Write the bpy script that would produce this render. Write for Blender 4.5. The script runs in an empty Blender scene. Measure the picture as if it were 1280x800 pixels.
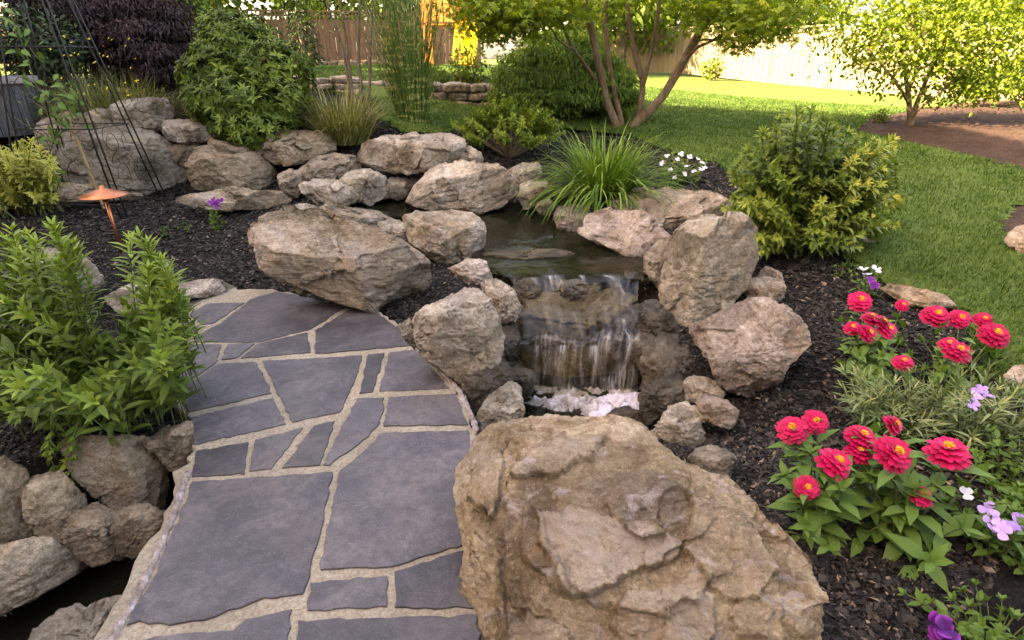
import bpy, bmesh, math, random
import numpy as np
from mathutils import Vector, Matrix

# ------------------------------------------------------------------ camera, sky, sun, exposure
S = bpy.context.scene
COL = S.collection
R = math.radians
PITCH = R(25.0)
FPX = 700.0
CAMH = 1.6
cd = bpy.data.cameras.new('camera')
cam = bpy.data.objects.new('camera', cd)
COL.objects.link(cam)
cam.location = (0, 0, CAMH)
cam.rotation_euler = (R(90) - PITCH, 0, 0)
cd.sensor_width = 36.0
cd.lens = 36.0 * FPX / 1280.0
cd.clip_start = 0.05
cd.clip_end = 500
S.camera = cam

SUN_EL = R(35)
SUN_H = Vector((-0.92, -0.39, 0)).normalized()
SUN_V = Vector((SUN_H.x * math.cos(SUN_EL), SUN_H.y * math.cos(SUN_EL), math.sin(SUN_EL)))
w = bpy.data.worlds.new('World')
S.world = w
w.use_nodes = True
wt = w.node_tree
bg = wt.nodes['Background']
sky = wt.nodes.new('ShaderNodeTexSky')
sky.sky_type = 'NISHITA'
sky.sun_disc = False
sky.sun_elevation = SUN_EL
sky.sun_rotation = math.atan2(SUN_H.x, SUN_H.y)
sky.dust_density = 3.0
sky.ozone_density = 0.6
wt.links.new(sky.outputs[0], bg.inputs[0])
bg.inputs[1].default_value = 0.15
sl = bpy.data.lights.new('sun', 'SUN')
sl.energy = 5.0
sl.angle = R(0.5)
sl.color = (1.0, 0.93, 0.8)
so = bpy.data.objects.new('sun', sl)
so.rotation_euler = SUN_V.to_track_quat('Z', 'Y').to_euler()
so.location = (-20, -10, 30)
COL.objects.link(so)
S.view_settings.view_transform = 'Standard'
S.view_settings.look = 'None'
S.view_settings.gamma = 1.0
S.view_settings.exposure = 3.25
S.view_settings.use_white_balance = True
S.view_settings.white_balance_temperature = 9300
S.view_settings.white_balance_tint = 21
S.cycles.max_bounces = 7
S.cycles.diffuse_bounces = 3
S.cycles.glossy_bounces = 2
S.cycles.transmission_bounces = 3
S.cycles.transparent_max_bounces = 10
S.cycles.caustics_reflective = False
S.cycles.caustics_refractive = False
try:
    S.cycles.use_denoising = True
except Exception:
    pass

rng = np.random.default_rng(11)
random.seed(5)
CAMV = np.array([0, 0, CAMH])
CP, SP = math.cos(PITCH), math.sin(PITCH)

# ------------------------------------------------------------------ measuring helpers (survey of the garden)
def ray(u, v):
    cx = (u - 640) / FPX
    cy = (400 - v) / FPX
    return np.array([cx, CP + cy * SP, -SP + cy * CP])
def Z(u, v, z):
    d = ray(u, v)
    return CAMV + d * ((z - CAMH) / d[2])
def U(u, v, y):
    d = ray(u, v)
    return CAMV + d * (y / d[1])
def proj(p):
    q = p - CAMV
    dep = q[..., 1] * CP - q[..., 2] * SP
    up = q[..., 1] * SP + q[..., 2] * CP
    return 640 + FPX * q[..., 0] / dep, 400 - FPX * up / dep

# ------------------------------------------------------------------ noise
_perm = np.random.default_rng(3).permutation(512)
_perm = np.concatenate([_perm, _perm, _perm])
_grad = np.random.default_rng(4).normal(size=(512, 3))
_grad /= np.linalg.norm(_grad, axis=1)[:, None]
def pnoise(p):
    pi = np.floor(p).astype(np.int64)
    f = p - pi
    pi &= 511
    w_ = f * f * f * (f * (f * 6 - 15) + 10)
    out = 0
    for dx in (0, 1):
        wx = w_[:, 0] if dx else 1 - w_[:, 0]
        hx = _perm[(pi[:, 0] + dx) & 511]
        for dy in (0, 1):
            wy = w_[:, 1] if dy else 1 - w_[:, 1]
            hy = _perm[hx + ((pi[:, 1] + dy) & 511)]
            for dz in (0, 1):
                wz = w_[:, 2] if dz else 1 - w_[:, 2]
                h = _perm[hy + ((pi[:, 2] + dz) & 511)]
                g = _grad[h]
                out = out + wx * wy * wz * (g[:, 0] * (f[:, 0] - dx) + g[:, 1] * (f[:, 1] - dy) + g[:, 2] * (f[:, 2] - dz))
    return out * 1.6
def fbm(p, o=4, gain=0.5):
    a, s = 1.0, 0
    q = np.array(p, dtype=float)
    for i in range(o):
        s = s + a * pnoise(q + 17.3 * i)
        q = q * 2.03
        a *= gain
    return s
def ridged(p, o=3):
    a, s = 1.0, 0
    q = np.array(p, dtype=float)
    for i in range(o):
        s = s + a * (1 - np.abs(pnoise(q + 9.1 * i)) * 2)
        q = q * 2.1
        a *= 0.5
    return s
def sstep(a, b, x):
    t = np.clip((x - a) / (b - a), 0, 1)
    return t * t * (3 - 2 * t)
def inpoly(px, py, poly):
    poly = np.asarray(poly)
    c = np.zeros(px.shape, bool)
    j = len(poly) - 1
    for i in range(len(poly)):
        xi, yi = poly[i][:2]
        xj, yj = poly[j][:2]
        if yi != yj:
            c ^= ((yi > py) != (yj > py)) & (px < (xj - xi) * (py - yi) / (yj - yi) + xi)
        j = i
    return c
def polydist(px, py, poly):
    d = np.full(px.shape, 1e9)
    n = len(poly)
    for i in range(n):
        ax, ay = poly[i][:2]
        bx, by = poly[(i + 1) % n][:2]
        ex, ey = bx - ax, by - ay
        t = np.clip(((px - ax) * ex + (py - ay) * ey) / (ex * ex + ey * ey + 1e-9), 0, 1)
        d = np.minimum(d, np.hypot(px - ax - t * ex, py - ay - t * ey))
    return np.where(inpoly(px, py, poly), d, -d)

# ------------------------------------------------------------------ mesh helpers
class MB:
    def __init__(s):
        s.V, s.F, s.r, s.e, s.n = [], {}, [], [], 0
    def add(s, V, F, rnd=0.5, edge=0.0):
        V = np.asarray(V, float).reshape(-1, 3)
        n = len(V)
        s.V.append(V)
        for f in (F if isinstance(F, list) else [F]):
            f = np.asarray(f, np.int64)
            if f.size:
                s.F.setdefault(f.shape[1], []).append(f + s.n)
        s.r.append(np.broadcast_to(np.asarray(rnd, float), (n,)))
        s.e.append(np.broadcast_to(np.asarray(edge, float), (n,)))
        s.n += n
    def build(s, name, m, parent=None, smooth=True, origin=None):
        V = np.concatenate(s.V) if s.V else np.zeros((0, 3))
        me = bpy.data.meshes.new(name)
        o = bpy.data.objects.new(name, me)
        COL.objects.link(o)
        if parent is not None:
            o.parent = parent
            V = V - np.array(parent.location)
            if parent.parent is not None:
                V = V - np.array(parent.parent.location)
        elif origin is not None:
            o.location = tuple(origin)
            V = V - np.asarray(origin)
        loops, starts, tot, c = [], [], [], 0
        for k, fs in s.F.items():
            f = np.concatenate(fs)
            loops.append(f.ravel())
            starts.append(c + np.arange(len(f)) * k)
            tot.append(np.full(len(f), k))
            c += f.size
        me.vertices.add(len(V))
        me.vertices.foreach_set('co', V.ravel())
        if c:
            loops = np.concatenate(loops); starts = np.concatenate(starts); tot = np.concatenate(tot)
            me.loops.add(c)
            me.loops.foreach_set('vertex_index', loops.astype(np.int32))
            me.polygons.add(len(starts))
            me.polygons.foreach_set('loop_start', starts.astype(np.int32))
            me.polygons.foreach_set('loop_total', tot.astype(np.int32))
            me.polygons.foreach_set('use_smooth', np.full(len(starts), smooth))
        a = me.attributes.new('rnd', 'FLOAT', 'POINT')
        a.data.foreach_set('value', np.concatenate(s.r).astype(np.float32))
        a = me.attributes.new('edge', 'FLOAT', 'POINT')
        a.data.foreach_set('value', np.concatenate(s.e).astype(np.float32))
        me.update(calc_edges=True)
        me.validate()
        me.materials.append(m)
        return o
def tag(o, label, cat, group=None, kind=None):
    if label: o['label'] = label
    if cat: o['category'] = cat
    if group: o['group'] = group
    if kind: o['kind'] = kind
    return o
def empty(name, loc, label, cat, group=None):
    o = bpy.data.objects.new(name, None)
    COL.objects.link(o)
    o.location = tuple(float(x) for x in loc)
    o.empty_display_size = 0.1
    return tag(o, label, cat, group)
def struct(o):
    o['kind'] = 'structure'
    return o
def nrm(a):
    a = np.asarray(a, float)
    return a / (np.linalg.norm(a, axis=-1, keepdims=True) + 1e-12)
def tube(mb, pts, rad, n=6, rnd=0.5, cap=True):
    pts = np.asarray(pts, float)
    k = len(pts)
    rad = np.broadcast_to(np.asarray(rad, float), (k,))
    tan = nrm(np.gradient(pts, axis=0))
    ref = np.array([0, 0, 1.0]) if abs(tan[0][2]) < 0.9 else np.array([1.0, 0, 0])
    a = nrm(np.cross(tan, ref))
    b = np.cross(tan, a)
    th = np.arange(n) * 2 * math.pi / n
    V = pts[:, None, :] + rad[:, None, None] * (np.cos(th)[None, :, None] * a[:, None, :] + np.sin(th)[None, :, None] * b[:, None, :])
    i = np.arange(k - 1)[:, None] * n
    j = np.arange(n)[None, :]
    q = np.stack([i + j, i + (j + 1) % n, i + n + (j + 1) % n, i + n + j], -1).reshape(-1, 4)
    F = [q]
    if cap:
        F += [np.arange(n)[::-1][None, :], (np.arange(n) + (k - 1) * n)[None, :]]
    mb.add(V, F, rnd)
def smooth_path(pts, n=12):
    pts = np.asarray(pts, float)
    if len(pts) < 3:
        t = np.linspace(0, 1, n)[:, None]
        return pts[0] * (1 - t) + pts[-1] * t
    P = np.concatenate([[2 * pts[0] - pts[1]], pts, [2 * pts[-1] - pts[-2]]])
    out = []
    m = len(pts) - 1
    for s in range(n):
        x = s / (n - 1) * m
        i = min(int(x), m - 1)
        t = x - i
        p0, p1, p2, p3 = P[i:i + 4]
        out.append(0.5 * (2 * p1 + (p2 - p0) * t + (2 * p0 - 5 * p1 + 4 * p2 - p3) * t * t + (3 * p1 - p0 - 3 * p2 + p3) * t ** 3))
    return np.array(out)
def box(mb, c, s, rz=0, rnd=0.5):
    c = np.asarray(c, float)
    s = np.asarray(s, float) / 2
    v = np.array([[x, y, z] for x in (-1, 1) for y in (-1, 1) for z in (-1, 1)], float) * s
    ca, sa = math.cos(rz), math.sin(rz)
    v = np.stack([v[:, 0] * ca - v[:, 1] * sa, v[:, 0] * sa + v[:, 1] * ca, v[:, 2]], 1) + c
    mb.add(v, np.array([[0, 1, 3, 2], [4, 6, 7, 5], [0, 4, 5, 1], [2, 3, 7, 6], [0, 2, 6, 4], [1, 5, 7, 3]]), rnd)

# leaves: P bases, D directions, N face normals
def leaves(mb, P, D, N, L, Wd, rnd, kind='leaf', fold=0.25, curl=0.25):
    P = np.asarray(P, float); n = len(P)
    if n == 0: return
    D = nrm(D); N = np.asarray(N, float)
    Sd = nrm(np.cross(D, N))
    N = np.cross(Sd, D)
    L = np.broadcast_to(np.asarray(L, float), (n,))[:, None]
    Wd = np.broadcast_to(np.asarray(Wd, float), (n,))[:, None]
    rnd = np.broadcast_to(np.asarray(rnd, float), (n,))
    curl = np.broadcast_to(np.asarray(curl, float), (n,))[:, None]
    def pt(t, s):
        z = -curl * L * t * t + fold * np.abs(s) * Wd
        return P + D * L * (t - 0.15 * curl * t * t) + Sd * Wd * s + N * z
    if kind == 'leaf':
        prof = [(0.0, 0), (0.28, -0.44), (0.28, 0), (0.28, 0.44), (0.62, -0.42), (0.62, 0), (0.62, 0.42), (1.0, 0)]
        F = [np.array([[0, 1, 2], [0, 2, 3], [4, 7, 5], [5, 7, 6]]), np.array([[1, 4, 5, 2], [2, 5, 6, 3]])]
        ed = [0.3, 1, 0, 1, 1, 0, 1, 0.6]
    elif kind == 'petal':
        prof = [(0.0, -0.12), (0.0, 0.12), (0.55, -0.42), (0.55, 0.42), (0.88, -0.42), (0.88, 0.42), (1.0, -0.18), (1.0, 0.18)]
        F = [np.array([[0, 2, 3, 1], [2, 4, 5, 3], [4, 6, 7, 5]])]
        ed = [0, 0, .5, .5, .9, .9, 1, 1]
    elif kind == 'maple':
        prof, F, ed = [], [], []
        fs = []
        for k_, (an, ln) in enumerate(((-1.25, 0.6), (-0.62, 0.85), (0, 1.0), (0.62, 0.85), (1.25, 0.6))):
            c_, s_ = math.cos(an), math.sin(an)
            b = len(prof)
            for (tt, ss) in ((0, 0), (0.55, -0.13), (1, 0), (0.55, 0.13)):
                tt *= ln
                prof.append((tt * c_ - ss * s_, tt * s_ + ss * c_))
            fs.append([b, b + 1, b + 2, b + 3])
        F = [np.array(fs)]
        ed = [0] * len(prof)
    else:
        prof = [(0, 0), (0.45, -0.5), (1, 0), (0.45, 0.5)]
        F = [np.array([[0, 1, 2], [0, 2, 3]])]
        ed = [0, 1, 0, 1]
    k = len(prof)
    V = np.stack([pt(t, s) for t, s in prof], 1)
    off = (np.arange(n) * k)
    FF = [(f[None] + off[:, None, None]).reshape(-1, f.shape[1]) for f in F]
    mb.add(V.reshape(-1, 3), FF, np.repeat(rnd, k), np.tile(ed, n))
def blades(mb, P, D, L, Wd, droop, rnd, seg=4, side=None):
    """arching ribbons: base P, initial direction D"""
    P = np.asarray(P, float); n = len(P)
    D = nrm(D)
    L = np.broadcast_to(np.asarray(L, float), (n,)); Wd = np.broadcast_to(np.asarray(Wd, float), (n,))
    droop = np.broadcast_to(np.asarray(droop, float), (n,))
    rnd = np.broadcast_to(np.asarray(rnd, float), (n,))
    hz = D * np.array([1, 1, 0])
    sd = nrm(np.cross(D, np.array([0, 0, 1.0])) + 1e-4)
    if side is not None:
        sd = nrm(sd + side)
    V = []
    p = P.copy(); d = D.copy()
    st = (L / seg)[:, None]
    for i in range(seg + 1):
        t = i / seg
        wv = (Wd * (1 - t ** 2.2) * (0.75 + 0.6 * t if t < 0.4 else 1))[:, None] * 0.5
        V.append(np.stack([p - sd * wv, p + sd * wv], 1))
        d = nrm(d - np.array([0, 0, 1.0]) * (droop * (0.35 + t))[:, None] / seg)
        p = p + d * st
    V = np.stack(V, 1)
    k = 2 * (seg + 1)
    f = np.array([[2 * i, 2 * i + 1, 2 * i + 3, 2 * i + 2] for i in range(seg)])
    off = np.arange(n) * k
    mb.add(V.reshape(-1, 3), (f[None] + off[:, None, None]).reshape(-1, 4), np.repeat(rnd, k), np.tile(np.tile([-1., 1.], seg + 1), n))

# ------------------------------------------------------------------ materials
class NT:
    def __init__(s, name):
        s.m = bpy.data.materials.new(name)
        s.m.use_nodes = True
        s.t = s.m.node_tree
        s.b = s.t.nodes['Principled BSDF']
        s.out = s.t.nodes['Material Output']
    def n(s, t, **kw):
        o = s.t.nodes.new(t)
        for k, v in kw.items(): setattr(o, k, v)
        return o
    def l(s, a, b): s.t.links.new(a, b)
    def coord(s, loc=(0, 0, 0), scale=(1, 1, 1), rot=(0, 0, 0), out='Object'):
        c = s.n('ShaderNodeTexCoord'); m = s.n('ShaderNodeMapping')
        m.inputs[1].default_value = loc; m.inputs[2].default_value = rot; m.inputs[3].default_value = scale
        s.l(c.outputs[out], m.inputs[0])
        return m.outputs[0]
    def noise(s, co, scale, detail=5, rough=0.55, dist=0, ty=None):
        o = s.n('ShaderNodeTexNoise')
        if ty: o.noise_type = ty
        o.inputs['Scale'].default_value = scale; o.inputs['Detail'].default_value = detail
        o.inputs['Roughness'].default_value = rough; o.inputs['Distortion'].default_value = dist
        s.l(co, o.inputs['Vector'])
        return o.outputs[0]
    def ramp(s, fac, stops, interp='LINEAR'):
        o = s.n('ShaderNodeValToRGB'); e = o.color_ramp.elements
        o.color_ramp.interpolation = interp
        while len(e) < len(stops): e.new(0.5)
        for i, (p, c) in enumerate(stops):
            e[i].position = p
            e[i].color = (c, c, c, 1) if isinstance(c, (int, float)) else (*c, 1)
        s.l(fac, o.inputs[0])
        return o.outputs[0]
    def mix(s, fac, a, b, mode='MIX'):
        o = s.n('ShaderNodeMix', data_type='RGBA', blend_type=mode)
        for v, i in ((fac, 0), (a, 6), (b, 7)):
            if hasattr(v, 'links') or hasattr(v, 'is_linked'): s.l(v, o.inputs[i])
            elif isinstance(v, (int, float)): o.inputs[i].default_value = v if i == 0 else (v, v, v, 1)
            else: o.inputs[i].default_value = (*v, 1)
        return o.outputs[2]
    def math(s, op, a, b=0.0):
        o = s.n('ShaderNodeMath', operation=op)
        for i, v in enumerate((a, b)):
            if hasattr(v, 'is_linked'): s.l(v, o.inputs[i])
            else: o.inputs[i].default_value = v
        return o.outputs[0]
    def bump(s, h, strength=0.5, dist=0.02, prev=None):
        o = s.n('ShaderNodeBump')
        o.inputs['Strength'].default_value = strength; o.inputs['Distance'].default_value = dist
        s.l(h, o.inputs['Height'])
        if prev is not None: s.l(prev, o.inputs['Normal'])
        return o.outputs[0]
    def attr(s, name):
        o = s.n('ShaderNodeAttribute', attribute_name=name)
        return o.outputs['Fac']
    def set(s, color=None, rough=0.8, spec=0.3, normal=None):
        if color is not None:
            if hasattr(color, 'is_linked'): s.l(color, s.b.inputs['Base Color'])
            else: s.b.inputs['Base Color'].default_value = (*color, 1)
        if hasattr(rough, 'is_linked'): s.l(rough, s.b.inputs['Roughness'])
        else: s.b.inputs['Roughness'].default_value = rough
        s.b.inputs['Specular IOR Level'].default_value = spec
        if normal is not None: s.l(normal, s.b.inputs['Normal'])
        return s.m

def rock_mat(name, dark, mid, light, lichen=(0.5, 0.42, 0.4), la=0.35, rough=0.85, strata=0.0, spec=0.25, srot=(0.3, 0.5, 0)):
    t = NT(name)
    oi = t.n('ShaderNodeObjectInfo')
    co0 = t.coord()
    va = t.n('ShaderNodeVectorMath', operation='ADD')
    cx = t.n('ShaderNodeCombineXYZ')
    r100 = t.math('MULTIPLY', oi.outputs['Random'], 37.0)
    for i in range(3): t.l(r100, cx.inputs[i])
    t.l(co0, va.inputs[0]); t.l(cx.outputs[0], va.inputs[1])
    co = va.outputs[0]
    n1 = t.noise(co, 2.2, 10, 0.6, 0.8)
    c = t.ramp(n1, [(0.36, dark), (0.47, mid), (0.62, light)])
    n2 = t.noise(co, 21, 8, 0.65)
    c = t.mix(t.ramp(n2, [(0.38, 0.0), (0.6, 1.0)]), t.mix(1.0, c, (0.66, 0.62, 0.58), 'MULTIPLY'), c)
    n4 = t.noise(co, 62, 6, 0.7, 0.5)
    c = t.mix(t.ramp(n4, [(0.36, 0.0), (0.56, 1.0)]), t.mix(1.0, c, (0.68, 0.64, 0.6), 'MULTIPLY'), c)
    c = t.mix(t.ramp(n4, [(0.58, 0.0), (0.7, 0.55)]), c, tuple(min(1, x * 1.3) for x in light))
    fa = t.n('ShaderNodeHueSaturation')
    t.l(t.math('ADD', t.math('MULTIPLY', t.attr('rnd'), 0.42), 0.8), fa.inputs['Value']); t.l(c, fa.inputs['Color'])
    c = fa.outputs[0]
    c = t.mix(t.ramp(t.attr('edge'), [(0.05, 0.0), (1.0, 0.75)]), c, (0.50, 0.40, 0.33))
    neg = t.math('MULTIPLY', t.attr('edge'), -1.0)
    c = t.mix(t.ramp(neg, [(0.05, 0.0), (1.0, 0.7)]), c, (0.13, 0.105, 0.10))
    n3 = t.noise(co, 8, 6, 0.7, 1.2)
    c = t.mix(t.math('MULTIPLY', t.ramp(n3, [(0.56, 0.0), (0.66, 1.0)]), la), c, lichen)
    rd = t.noise(co, 5.5, 5, 0.5, 0.6, 'RIDGED_MULTIFRACTAL')
    c = t.mix(t.math('MULTIPLY', t.ramp(rd, [(0.62, 0.0), (0.86, 1.0)]), 0.22), c, tuple(min(1, x * 1.5) for x in light))
    # iron stains
    n5 = t.noise(co, 2.3, 4, 0.6, 0.8)
    c = t.mix(t.math('MULTIPLY', t.ramp(n5, [(0.55, 0.0), (0.7, 1.0)]), 0.4), c, (mid[0] * 1.1, mid[1] * 0.86, mid[2] * 0.55))
    sp = t.noise(co, 230, 5, 0.7)
    c = t.mix(t.ramp(sp, [(0.3, 0.6), (0.45, 0.0)]), c, tuple(x * 0.6 for x in dark))
    c = t.mix(t.ramp(sp, [(0.57, 0.0), (0.75, 0.5)]), c, tuple(min(1, x * 1.3) for x in light))
    ck = t.noise(co, 6.5, 8, 0.6, 0.9)
    ckd = t.math('ABSOLUTE', t.math('SUBTRACT', ck, 0.5))
    c = t.mix(t.math('MULTIPLY', t.ramp(ckd, [(0.0, 0.6), (0.012, 0.0)]), t.ramp(n2, [(0.5, 0.0), (0.6, 1.0)])), c, tuple(x * 0.5 for x in dark))
    hv = t.n('ShaderNodeHueSaturation')
    hv.inputs['Hue'].default_value = 0.5
    t.l(t.math('ADD', t.math('MULTIPLY', oi.outputs['Random'], 0.3), 0.85), hv.inputs['Value'])
    t.l(c, hv.inputs['Color'])
    c = hv.outputs[0]
    b1 = t.bump(t.noise(co, 14, 12, 0.72, 0.3), 0.9, 0.035)
    b1 = t.bump(t.ramp(ckd, [(0.0, 0.0), (0.03, 1.0)]), 0.6, 0.012, b1)
    b2 = t.bump(n4, 0.9, 0.012, b1)
    b2 = t.bump(t.noise(co, 160, 4, 0.7), 0.6, 0.005, b2)
    if strata:
        cs = t.n('ShaderNodeMapping'); cs.inputs[2].default_value = srot; cs.inputs[3].default_value = (1.6, 1.6, 20)
        t.l(co, cs.inputs[0])
        b2 = t.bump(t.noise(cs.outputs[0], 1.5, 8, 0.6, 0.5), strata, 0.05, b2)
    return t.set(c, rough, spec, b2)

M = {}
M['rock'] = rock_mat('sandstone', (0.16, 0.12, 0.08), (0.38, 0.305, 0.22), (0.55, 0.47, 0.38), la=0.35)
M['rock_big'] = rock_mat('front_sandstone', (0.19, 0.13, 0.075), (0.40, 0.29, 0.17), (0.56, 0.44, 0.31), (0.50, 0.42, 0.40), 0.6)
M['rock_tan'] = rock_mat('ribbed_sandstone', (0.22, 0.16, 0.095), (0.46, 0.36, 0.245), (0.58, 0.48, 0.39), (0.45, 0.37, 0.35), 0.35, strata=0.7)
M['rock_grey'] = rock_mat('grey_stone', (0.13, 0.105, 0.075), (0.32, 0.27, 0.20), (0.5, 0.44, 0.35), (0.5, 0.45, 0.4), 0.45)
M['rock_pale'] = rock_mat('pale_stone', (0.22, 0.165, 0.125), (0.4, 0.315, 0.25), (0.52, 0.44, 0.38), (0.6, 0.5, 0.5), 0.4)
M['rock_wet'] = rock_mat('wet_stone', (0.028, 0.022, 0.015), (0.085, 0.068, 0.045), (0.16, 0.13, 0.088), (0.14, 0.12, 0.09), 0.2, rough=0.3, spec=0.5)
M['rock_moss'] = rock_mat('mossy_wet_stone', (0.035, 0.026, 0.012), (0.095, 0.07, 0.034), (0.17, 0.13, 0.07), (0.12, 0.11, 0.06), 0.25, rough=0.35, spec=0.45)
M['rock_brown'] = rock_mat('brown_stone', (0.15, 0.108, 0.068), (0.33, 0.25, 0.165), (0.48, 0.38, 0.27), (0.3, 0.25, 0.2), 0.3, strata=0.35)

def slate_mat():
    t = NT('slate')
    oi = t.n('ShaderNodeObjectInfo')
    co = t.coord(out='Object')
    n1 = t.noise(co, 5, 8, 0.65, 0.5)
    c = t.ramp(n1, [(0.3, (0.036, 0.031, 0.033)), (0.5, (0.062, 0.053, 0.057)), (0.72, (0.115, 0.098, 0.101))])
    n2 = t.noise(t.coord(scale=(9, 9, 9), out='Object'), 1, 6, 0.75, 1.0)
    c = t.mix(t.ramp(n2, [(0.54, 0.0), (0.72, 0.45)]), c, (0.19, 0.165, 0.165))
    n3 = t.noise(co, 140, 3, 0.6)
    c = t.mix(t.ramp(n3, [(0.55, 0.0), (0.75, 0.45)]), c, (0.24, 0.21, 0.21))
    n4 = t.noise(co, 1.7, 4, 0.6, 0.6)
    c = t.mix(t.ramp(n4, [(0.48, 0.0), (0.66, 0.6)]), c, (0.13, 0.105, 0.092))
    n5 = t.noise(co, 26, 6, 0.7)
    c = t.mix(t.ramp(n5, [(0.4, 0.45), (0.55, 0.0)]), c, (0.035, 0.03, 0.032))
    hv = t.n('ShaderNodeHueSaturation')
    t.l(t.math('ADD', t.math('MULTIPLY', oi.outputs['Random'], 0.6), 0.7), hv.inputs['Value'])
    t.l(c, hv.inputs['Color'])
    b = t.bump(t.noise(co, 7, 10, 0.62, 0.8), 0.75, 0.022)
    b = t.bump(n3, 0.3, 0.002, b)
    return t.set(hv.outputs[0], t.ramp(n1, [(0.3, 0.42), (0.7, 0.62)]), 0.4, b)
M['slate'] = slate_mat()
def grain_mat(name, a, b, c3, scale=60, bs=0.6, bd=0.01, rough=0.95):
    t = NT(name)
    co = t.coord()
    n1 = t.noise(co, scale, 4, 0.7)
    c = t.ramp(n1, [(0.3, a), (0.5, b), (0.7, c3)])
    n2 = t.noise(co, 2.5, 5, 0.6)
    c = t.mix(t.ramp(n2, [(0.35, 0.6), (0.6, 0.0)]), c, tuple(x * 0.5 for x in b))
    return t.set(c, rough, 0.15, t.bump(n1, bs, bd))
M['mortar'] = grain_mat('mortar', (0.17, 0.13, 0.09), (0.3, 0.245, 0.175), (0.43, 0.36, 0.28), 85, 0.5, 0.006)
M['edge_mortar'] = grain_mat('edge_mortar', (0.13, 0.098, 0.075), (0.33, 0.265, 0.23), (0.62, 0.54, 0.58), 22, 0.8, 0.012)
M['mulch'] = grain_mat('bark_mulch', (0.006, 0.005, 0.004), (0.017, 0.014, 0.012), (0.05, 0.041, 0.034), 75, 1.0, 0.03)
M['red_mulch'] = grain_mat('red_mulch', (0.022, 0.013, 0.009), (0.062, 0.036, 0.024), (0.12, 0.075, 0.052), 45, 1.0, 0.03)
def attr_mat(name, stops, rough=0.6, spec=0.3, trans=0.0, tcol=None, edge=None, att='rnd', nbump=0):
    t = NT(name)
    c = t.ramp(t.attr(att), stops)
    if edge:
        c = t.mix(t.ramp(t.attr('edge'), [(edge[0], 0.0), (edge[1], 1.0)]), c, edge[2])
    nn = None
    if nbump:
        nn = t.bump(t.noise(t.coord(), nbump, 3), 0.4, 0.004)
    t.set(c, rough, spec, nn)
    if trans:
        tr = t.n('ShaderNodeBsdfTranslucent')
        tc = t.mix(1.0, c, tcol or (1.0, 1.0, 0.5), 'MULTIPLY')
        t.l(tc, tr.inputs[0])
        mx = t.n('ShaderNodeMixShader')
        mx.inputs[0].default_value = trans
        t.l(t.b.outputs[0], mx.inputs[1]); t.l(tr.outputs[0], mx.inputs[2])
        t.l(mx.outputs[0], t.out.inputs[0])
    return t.m
M['chips'] = attr_mat('mulch_chips', [(0, (0.007, 0.006, 0.005)), (0.55, (0.021, 0.018, 0.015)), (0.84, (0.05, 0.041, 0.032)), (0.955, (0.07, 0.052, 0.038)), (0.98, (0.18, 0.13, 0.09)), (1, (0.28, 0.2, 0.14))], 0.8, 0.25)
M['grass'] = attr_mat('lawn_grass', [(0, (0.034, 0.075, 0.012)), (0.5, (0.06, 0.122, 0.02)), (0.9, (0.11, 0.175, 0.035)), (1, (0.22, 0.2, 0.08))], 0.6, 0.2, 0.35)
def lawn_mat():
    t = NT('lawn')
    co = t.coord()
    n1 = t.noise(co, 60, 5, 0.7)
    c = t.ramp(n1, [(0.3, (0.035, 0.065, 0.010)), (0.5, (0.075, 0.12, 0.02)), (0.72, (0.15, 0.19, 0.045))])
    n2 = t.noise(co, 0.9, 5, 0.6)
    c = t.mix(t.ramp(n2, [(0.4, 0.0), (0.7, 0.5)]), c, (0.10, 0.125, 0.03))
    return t.set(c, 0.85, 0.15, t.bump(n1, 0.8, 0.03))
M['lawn'] = lawn_mat()
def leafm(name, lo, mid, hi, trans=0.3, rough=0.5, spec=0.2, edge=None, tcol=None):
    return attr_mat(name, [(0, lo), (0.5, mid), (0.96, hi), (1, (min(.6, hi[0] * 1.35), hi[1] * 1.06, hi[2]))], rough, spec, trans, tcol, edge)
M['leaf_front'] = leafm('phlox_leaf', (0.042, 0.072, 0.013), (0.11, 0.17, 0.028), (0.25, 0.35, 0.055), 0.3)
M['leaf_yellow'] = leafm('variegated_leaf', (0.12, 0.17, 0.02), (0.19, 0.25, 0.03), (0.3, 0.34, 0.06), 0.25, edge=(0.3, 0.7, (0.62, 0.56, 0.14)))
M['leaf_rhodo'] = leafm('rhododendron_leaf', (0.035, 0.062, 0.010), (0.08, 0.13, 0.018), (0.18, 0.24, 0.035), 0.2, 0.5, 0.18)
M['leaf_red'] = leafm('dark_red_leaf', (0.012, 0.007, 0.007), (0.034, 0.017, 0.018), (0.095, 0.055, 0.05), 0.2)
M['leaf_lace'] = leafm('lace_leaf', (0.06, 0.11, 0.02), (0.13, 0.22, 0.04), (0.26, 0.36, 0.07), 0.4)
M['leaf_maple'] = leafm('maple_leaf', (0.07, 0.12, 0.012), (0.15, 0.22, 0.022), (0.28, 0.35, 0.04), 0.5)
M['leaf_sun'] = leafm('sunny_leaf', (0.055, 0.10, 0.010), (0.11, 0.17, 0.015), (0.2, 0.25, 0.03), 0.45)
M['leaf_bush'] = leafm('mexican_orange_leaf', (0.04, 0.072, 0.012), (0.12, 0.18, 0.024), (0.30, 0.35, 0.065), 0.22)
M['leaf_low'] = leafm('azalea_leaf', (0.05, 0.09, 0.012), (0.12, 0.19, 0.026), (0.23, 0.31, 0.045), 0.35)
M['leaf_zin'] = leafm('zinnia_leaf', (0.055, 0.10, 0.018), (0.10, 0.19, 0.035), (0.19, 0.30, 0.06), 0.25, edge=(-0.01, 0.12, (0.10, 0.18, 0.035)))
M['leaf_narrow'] = leafm('gaura_leaf', (0.06, 0.085, 0.03), (0.12, 0.165, 0.06), (0.24, 0.29, 0.12), 0.25)
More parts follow.
